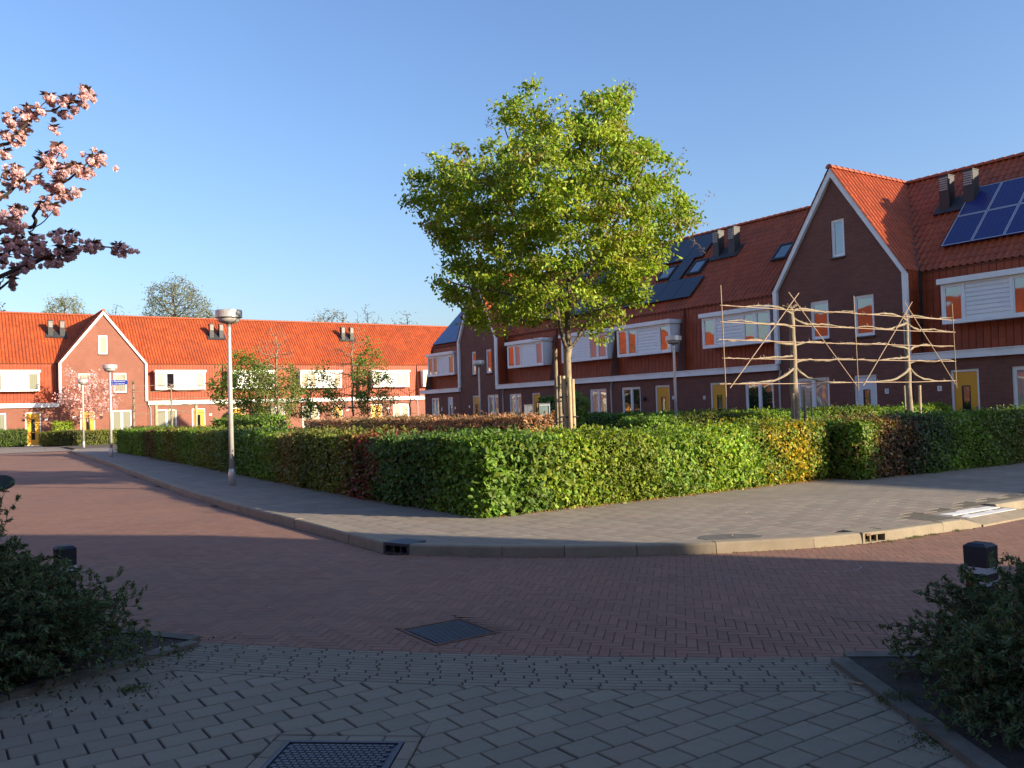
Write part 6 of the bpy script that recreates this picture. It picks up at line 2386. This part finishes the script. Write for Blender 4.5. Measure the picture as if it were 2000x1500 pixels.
# wooden slat screen in front of the back terrace
wf = pxp(487, 800, 55); we = pxp(529, 800, 55)
t = empty('wooden_fence', (wf[0], wf[1], 0), 'brown fence of horizontal planks between the leafy young trees', 'fence')
dv = Vector((we[0] - wf[0], we[1] - wf[1], 0)); Lw = dv.length; dv.normalize()
nv = Vector((-dv.y, dv.x, 0))
for k in range(9):
    z = .15 + k * .235
    def Q(s, o, zz): return tuple(Vector((wf[0], wf[1], 0)) + dv * s + nv * o + Vector((0, 0, zz)))
    MB().loft([Q(0, 0, z), Q(Lw, 0, z), Q(Lw, .03, z), Q(0, .03, z)], [Q(0, 0, z + .21), Q(Lw, 0, z + .21), Q(Lw, .03, z + .21), Q(0, .03, z + .21)]).build('plank', MAT['planks'], t)
for s in (0.05, Lw * .5, Lw - .05):
    MB().loft([Q(s - .04, .035, 0), Q(s + .04, .035, 0), Q(s + .04, .11, 0), Q(s - .04, .11, 0)], [Q(s - .04, .035, 2.3), Q(s + .04, .035, 2.3), Q(s + .04, .11, 2.3), Q(s - .04, .11, 2.3)]).build('post', MAT['planks'], t)


# utility cabinets in front of the shaded terrace
def cabinet(px0, px1, ytop, D, label, mat, seam, name):
    a, b = pxp(px0, ytop, D), pxp(px1, ytop, D)
    c = (a + b) / 2
    w_ = np.linalg.norm(a - b)
    t = empty(name, (c[0], c[1], .05), label, 'cabinet')
    zt = c[2]
    def F(u, d, z): return tuple(np.array([c[0], c[1], 0]) + RV * u + DV * d + np.array([0, 0, z]))
    MB().fbox(F, -w_ / 2, w_ / 2, 0, .35, .05, zt).build('body', mat, t)
    MB().fbox(F, -w_ / 2 - .015, w_ / 2 + .015, -.02, .37, zt, zt + .03).build('lid', MAT['cabg'], t)
    MB().fbox(F, -w_ / 2 - .01, w_ / 2 + .01, -.01, .36, .02, .12).build('plinth', MAT['dark'], t)
    if seam:
        MB().fbox(F, -.006, .006, -.008, -.001, .14, zt - .02).build('door_seam', MAT['pipe'], t)
        MB().fbox(F, .03, .05, -.02, -.001, zt * .55, zt * .62).build('handle', MAT['dark'], t)
    else:
        MB().fbox(F, -w_ / 2 + .01, w_ / 2 - .01, -.02, -.001, zt - .06, zt - .02).build('rim', MAT['refw'], t)
        MB().fbox(F, w_ / 2 - .035, w_ / 2 - .01, -.02, -.001, .14, zt - .06).build('rim', MAT['refw'], t)


cabinet(1024, 1040, 792, 31, 'narrow grey utility cabinet in front of the shaded terrace', MAT['cabg'], True, 'utility_cabinet')
cabinet(1053, 1074, 789, 31, 'pale green cabinet with a light rim, right of the grey one', MAT['cabl'], False, 'utility_cabinet')


# bollards with reflectors
def bollard(x, d, label, red_side):
    p, q = W(x, d)
    t = empty('bollard', (p, q, .02), label, 'bollard', 'black square bollards in the planting beds')
    s = .064
    ztop = .735
    def sec(k, z): return [(p - s * k, q - s * k, z), (p + s * k, q - s * k, z), (p + s * k, q + s * k, z), (p - s * k, q + s * k, z)]
    m = MB()
    m.loft(sec(.95, .0), sec(.95, .50))
    m.loft(sec(1.0, .50), sec(1.0, .535))
    m.build('post', MAT['bollard'], t)
    m = MB(); m.loft(sec(1.0, .572), sec(1.02, .688)); 
    m.loft(sec(1.02, .688), [(p - s * .7, q - s * .7, ztop - .030), (p + s * .7, q - s * .7, ztop - .030), (p + s * .7, q + s * .7, ztop - .030), (p - s * .7, q + s * .7, ztop - .030)])
    m.build('cap', MAT['bollard'], t)
    m = MB(); m.loft(sec(.985, .535), sec(.985, .572)); m.build('white_band', MAT['refw'], t)
    m = MB(); m.loft(sec(1.005, .470), sec(1.005, .492)); m.build('reflector', MAT['refw'], t)
    F = (lambda u, dd, z: (p + u, q - s * 1.02 - dd, z)) if red_side else (lambda u, dd, z: (p + s * 1.02 + dd, q + u, z))
    m = MB(); m.fbox(lambda u, dd, z: (p - s * 1.03 - dd, q + u, z), .005, .055, 0, .006, .468, .494); m.build('red_reflector', MAT['refr'], t)
    return t


bollard(-3.13, 6.02, 'black square bollard half buried in the left shrub', True)
bollard(2.66, 5.00, 'black square bollard with white band behind the right shrub', False)


# ---------------- parked car at the left edge (only its mirror reaches into the picture)
def car():
    cx, y0 = -0.42, 6.95        # right flank at x = cx + .85
    t = empty('parked_car', (cx, y0 + 2, 0), 'dark teal parked car at the left edge, only its wing mirror in view', 'car')
    secs = [(0, .35, .62, .70), (.12, .28, .84, .80), (.5, .22, .92, .84), (1.2, .2, .95, .85), (2.6, .2, .95, .85), (3.3, .2, .90, .84), (3.9, .24, .74, .80), (4.15, .34, .60, .66)]
    m = MB()
    prev = None
    for s, zb, zt, hw_ in secs:
        ring_ = [(cx - hw_ * .9, y0 + s, zb), (cx + hw_ * .9, y0 + s, zb), (cx + hw_, y0 + s, zb + (zt - zb) * .45), (cx + hw_ * .93, y0 + s, zt), (cx - hw_ * .93, y0 + s, zt), (cx - hw_, y0 + s, zb + (zt - zb) * .45)]
        if prev: m.loft(prev, ring_, cap=True)
        prev = ring_
    m.build('body', MAT['carpaint'], t)
    m = MB()
    prev = None
    for s, zt, hw_ in ((.25, .93, .74), (.75, 1.40, .60), (1.2, 1.46, .60), (2.1, 1.44, .60), (2.95, .96, .74)):
        ring_ = [(cx - .78, y0 + s, .90), (cx + .78, y0 + s, .90), (cx + hw_, y0 + s, zt), (cx - hw_, y0 + s, zt)]
        if prev: m.loft(prev, ring_, cap=True)
        prev = ring_
    m.build('windows', MAT['pane'], t)
    MB().loft([(cx - .60, y0 + .72, 1.41), (cx + .60, y0 + .72, 1.41), (cx + .60, y0 + 2.12, 1.45), (cx - .60, y0 + 2.12, 1.45)],
              [(cx - .56, y0 + .8, 1.47), (cx + .56, y0 + .8, 1.47), (cx + .56, y0 + 2.05, 1.49), (cx - .56, y0 + 2.05, 1.49)]).build('roof', MAT['carpaint'], t)
    for s in (.75, 3.3):
        for sd in (-1, 1):
            ce = Vector((cx + sd * .78, y0 + s, .31))
            w_ = empty('wheel', ce - Vector((cx, y0 + 2, 0))); w_.parent = t
            for nm, r0, a, b, mt in (('tyre', .31, -.09, .09, 'tyre'), ('rim', .20, -.095, .095, 'pipe')):
                A = [(ce.x + a, ce.y + r0 * math.cos(2 * math.pi * i / 20), ce.z + r0 * math.sin(2 * math.pi * i / 20)) for i in range(20)]
                B = [(ce.x + b, y, z) for _, y, z in A]
                MB().loft(A, B).build(nm, MAT[mt], w_)
    for sd in (-1, 1):
        MB().box(cx + sd * .60 - .12, y0 - .01, .62, cx + sd * .60 + .12, y0 + .06, .78).build('tail_light', MAT['refr'], t)
        MB().box(cx + sd * .55 - .13, y0 + 4.02, .5, cx + sd * .55 + .13, y0 + 4.15, .62).build('headlight', MAT['refw'], t)
        # rounded mirror housing on a short arm
        mx = cx + sd * 1.0
        my, mz = y0 + 2.35, 1.02
        m = MB()
        def rng_(k, yy, gx=0): return [(mx + .115 * k * math.cos(a) * (1.0 if math.cos(a) * sd < 0 else 1.0), yy, mz + .072 * k * math.sin(a)) for a in [2 * math.pi * i / 16 for i in range(16)]]
        m.loft(rng_(1.0, my), rng_(1.0, my + .03), cap=False); m.loft(rng_(1.0, my + .03), rng_(.8, my + .09), cap=False); m.loft(rng_(.8, my + .09), rng_(.35, my + .12), cap=True)
        m.loft(rng_(1.0, my), rng_(.88, my - .006), cap=False)
        h = m.build('mirror', MAT['dark'], t)
        MB().loft(rng_(.885, my - .004), rng_(.885, my + .01)).build('mirror_glass', MAT['mirror'], h)
        MB().tube([(cx + sd * .80, my + .08, .90), (mx - sd * .03, my + .06, .93)], .022, 8).build('mirror_arm', MAT['dark'], h)


car()


# ---------------- cherry branches coming in from the left
CD = 8.1
cb = np.array([*W(-5.95, CD + .1), .02])
ch = empty('cherry_tree', cb, 'pink double cherry blossom branches reaching in from the left edge', 'tree')


def cp(x, y, dep=0.0):
    return pxp(x, y, CD, dep)


trunk_top = cp(-190, 640)
trunk_mesh(smooth_path([cb, cb + np.array([0, 0, .6]), cb + np.array([.02, 0, 1.2]), np.array([cb[0] + .03, cb[1], 2.0])], 3), np.interp(np.linspace(0, 1, 10), [0, .2, 1], [.13, .10, .085]), MAT['barkd'], ch)
J = np.array([cb[0] + .03, cb[1], 1.95])
rng_save = rng
brs = [
    ([J, cp(-120, 600), cp(-40, 560), cp(30, 525), cp(90, 500), cp(140, 487), cp(180, 477), cp(226, 486)], .030),
    ([J, cp(-150, 560), cp(-60, 480, .1), cp(0, 440, .1), cp(50, 435, .1), cp(62, 412), cp(92, 382), cp(130, 345), (cp(160, 318)), cp(176, 298)], .028),
    ([cp(40, 448, .1), cp(66, 425, .12), cp(84, 405, .12)], .007),
    ([J, cp(-170, 480), cp(-90, 430, -.1), cp(0, 392, -.1), cp(40, 362, -.1), cp(70, 335, -.1), cp(98, 310), cp(115, 285)], .024),
    ([cp(-90, 430, -.1), cp(-60, 340), cp(-20, 290), cp(10, 270), cp(40, 240), cp(66, 218), cp(100, 206), cp(140, 192), cp(172, 176)], .022),
    ([cp(62, 215), cp(74, 198), cp(86, 180)], .006),
    ([cp(10, 500), cp(20, 470), cp(30, 430), cp(20, 400)], .012),
    ([cp(-30, 560, .2), cp(10, 520, .2), cp(30, 480, .2), cp(50, 462, .2)], .012),
    ([J, cp(-60, 620), cp(-10, 560), cp(5, 540)], .018),
    ([cp(-100, 500), cp(-40, 420), cp(-10, 360), cp(2, 330)], .012),
]
m = MB()
for pts_, r0 in brs:
    s_ = smooth_path(pts_, 4)
    s_ = [p + rng.normal(0, .006, 3) for p in s_]
    m.tube(s_, np.linspace(r0, max(.003, r0 * .18), len(s_)), 7)
m.build('branches', MAT['barkd'], ch, smooth=True)
clus = [(86, 184, 1.0), (70, 213, .9), (98, 210, 1.0), (86, 238, .6), (128, 190, 1.0), (120, 196, .8), (150, 200, .7), (133, 208, .6), (168, 180, 1.3), (157, 176, .8), (48, 212, 1.1), (40, 226, 1.2), (56, 222, 1.0), (22, 238, 1.2), (46, 248, 1.1), (12, 232, 1.0),
        (28, 258, 1.0), (30, 275, .7), (6, 262, 1.0), (0, 292, .8), (116, 292, 1.3), (108, 284, .9), (88, 310, 1.2), (75, 314, .9), (98, 322, .9), (86, 334, .9), (46, 340, 1.2), (66, 346, .9), (36, 352, .9), (52, 364, .9), (5, 352, 1.0), (2, 330, .6), (3, 385, .9),
        (176, 298, 1.6), (168, 303, 1.1), (140, 322, 1.2), (128, 332, 1.2), (150, 330, 1.1), (168, 338, 1.2), (135, 345, 1.1), (120, 362, 1.0), (104, 374, 1.2), (114, 380, 1.0), (96, 366, .9), (142, 370, .8), (78, 398, 1.0), (98, 404, 1.0),
        (10, 405, 1.4), (28, 415, 1.4), (5, 430, 1.5), (22, 440, 1.5), (38, 438, 1.1), (8, 455, 1.4), (52, 464, 1.2), (22, 465, 1.2), (5, 480, 1.3), (18, 486, 1.3), (34, 488, 1.1), (8, 505, 1.1), (2, 520, 1.2), (14, 525, 1.0),
        (38, 512, .9), (56, 508, 1.0), (60, 492, 1.2), (72, 490, 1.3), (84, 486, 1.2), (105, 484, 1.2), (118, 488, 1.0), (92, 512, 1.1), (108, 504, 1.0), (70, 502, 1.0), (128, 494, 1.0), (134, 462, 1.4), (124, 466, 1.0), (144, 468, .9), (168, 480, 1.2), (182, 480, 1.2),
        (194, 484, 1.0), (174, 494, .5), (218, 482, 1.5), (228, 484, 1.2), (0, 545, 1.0), (48, 525, .8)]
PV, PF, PC = [], [], []
LV = []
n0 = 0
allP, allT, allC, allL = [], [], [], []
lfP, lfT = [], []
fl_c = []
for x, y, s in clus:
    c0 = cp(x, y + 2, rng.normal(0, .10))
    nf_ = int(8 * s)
    for k in range(nf_):
        c = c0 + rng.normal(0, .027 * s ** .8, 3) * np.array([1.15, 1.15, .9])
        d0 = unit(np.array([rng.normal(), rng.normal(), rng.normal() - .5]))
        npet = 16
        nrm = unit(rng.normal(0, 1, (npet, 3)) + d0 * .6)
        tip = nrm + d0 * .3
        allP.append(c + nrm * .018); allT.append(np.cross(nrm, rng.normal(0, 1, (npet, 3))) + nrm * .35)
        base_c = np.array([.84, .57, .68]) * rng.uniform(.75, 1.12)
        allC.append(np.clip(base_c[None] * (1 + rng.normal(0, .10, (npet, 1))) + np.array([[.05, .07, .06]]) * rng.random((npet, 1)), 0, 1))
    for k in range(int(5 + 4 * s)):
        a = rng.uniform(0, 2 * math.pi)
        dr_ = unit(np.array([math.cos(a), math.sin(a), rng.uniform(-.1, .6)]))
        st = c0 + np.array([0, 0, .035 * s])
        lfP.append(st + dr_ * .035); lfT.append(dr_ + np.array([0, 0, -.15]))
allP, allT, allC = np.concatenate(allP), np.concatenate(allT), np.concatenate(allC)
V, Fq, C = leaf_cloud(allP, allT, rng.uniform(.034, .046, len(allP)), rng.uniform(.030, .040, len(allP)), allC, .25)
array_mesh('blossom', V, Fq, MAT['petal'], ch, C, kind='stuff')
lfP, lfT = np.array(lfP), np.array(lfT)
V, Fq, C = leaf_cloud(lfP, lfT, rng.uniform(.07, .11, len(lfP)), rng.uniform(.026, .038, len(lfP)), vary([.12, .055, .035], len(lfP), .2), .2)
array_mesh('bronze_leaves', V, Fq, MAT['leaf'], ch, C, kind='stuff')
# the rest of its crown, outside the picture
sx = []
while len(sx) < 260:
    v = rng.normal(0, 1, 3); v = v / np.linalg.norm(v) * rng.uniform(.6, 1.0) * np.array([1.6, 1.6, 1.2]) + np.array([*W(-7.4, CD), 3.0])
    if DX(v[0], v[1])[0] < -5.4: sx.append(v)
sx = np.array(sx)
PT, par_, near = colonize(sx, [J, J + np.array([-.1, 0, .5]), J + np.array([-.2, .0, 1.0])], [-1, 0, 1], .2, 2.5, .25, 40)
okp = DX(PT[:, 0], PT[:, 1])[0] < -5.2
rr_ = radii(PT, par_, .004, 2.2, .05)
branch_mesh('crown_branches', PT, par_, rr_, MAT['barkd'], ch)
P = np.repeat(sx, 40, 0) + rng.normal(0, .07, (len(sx) * 40, 3))
V, Fq, C = leaf_cloud(P, rng.normal(0, 1, P.shape), .045, .035, vary([.70, .36, .40], len(P), .12), .25)
array_mesh('crown_blossom', V, Fq, MAT['petal'], ch, C, kind='stuff')
print('objects', len(bpy.data.objects))
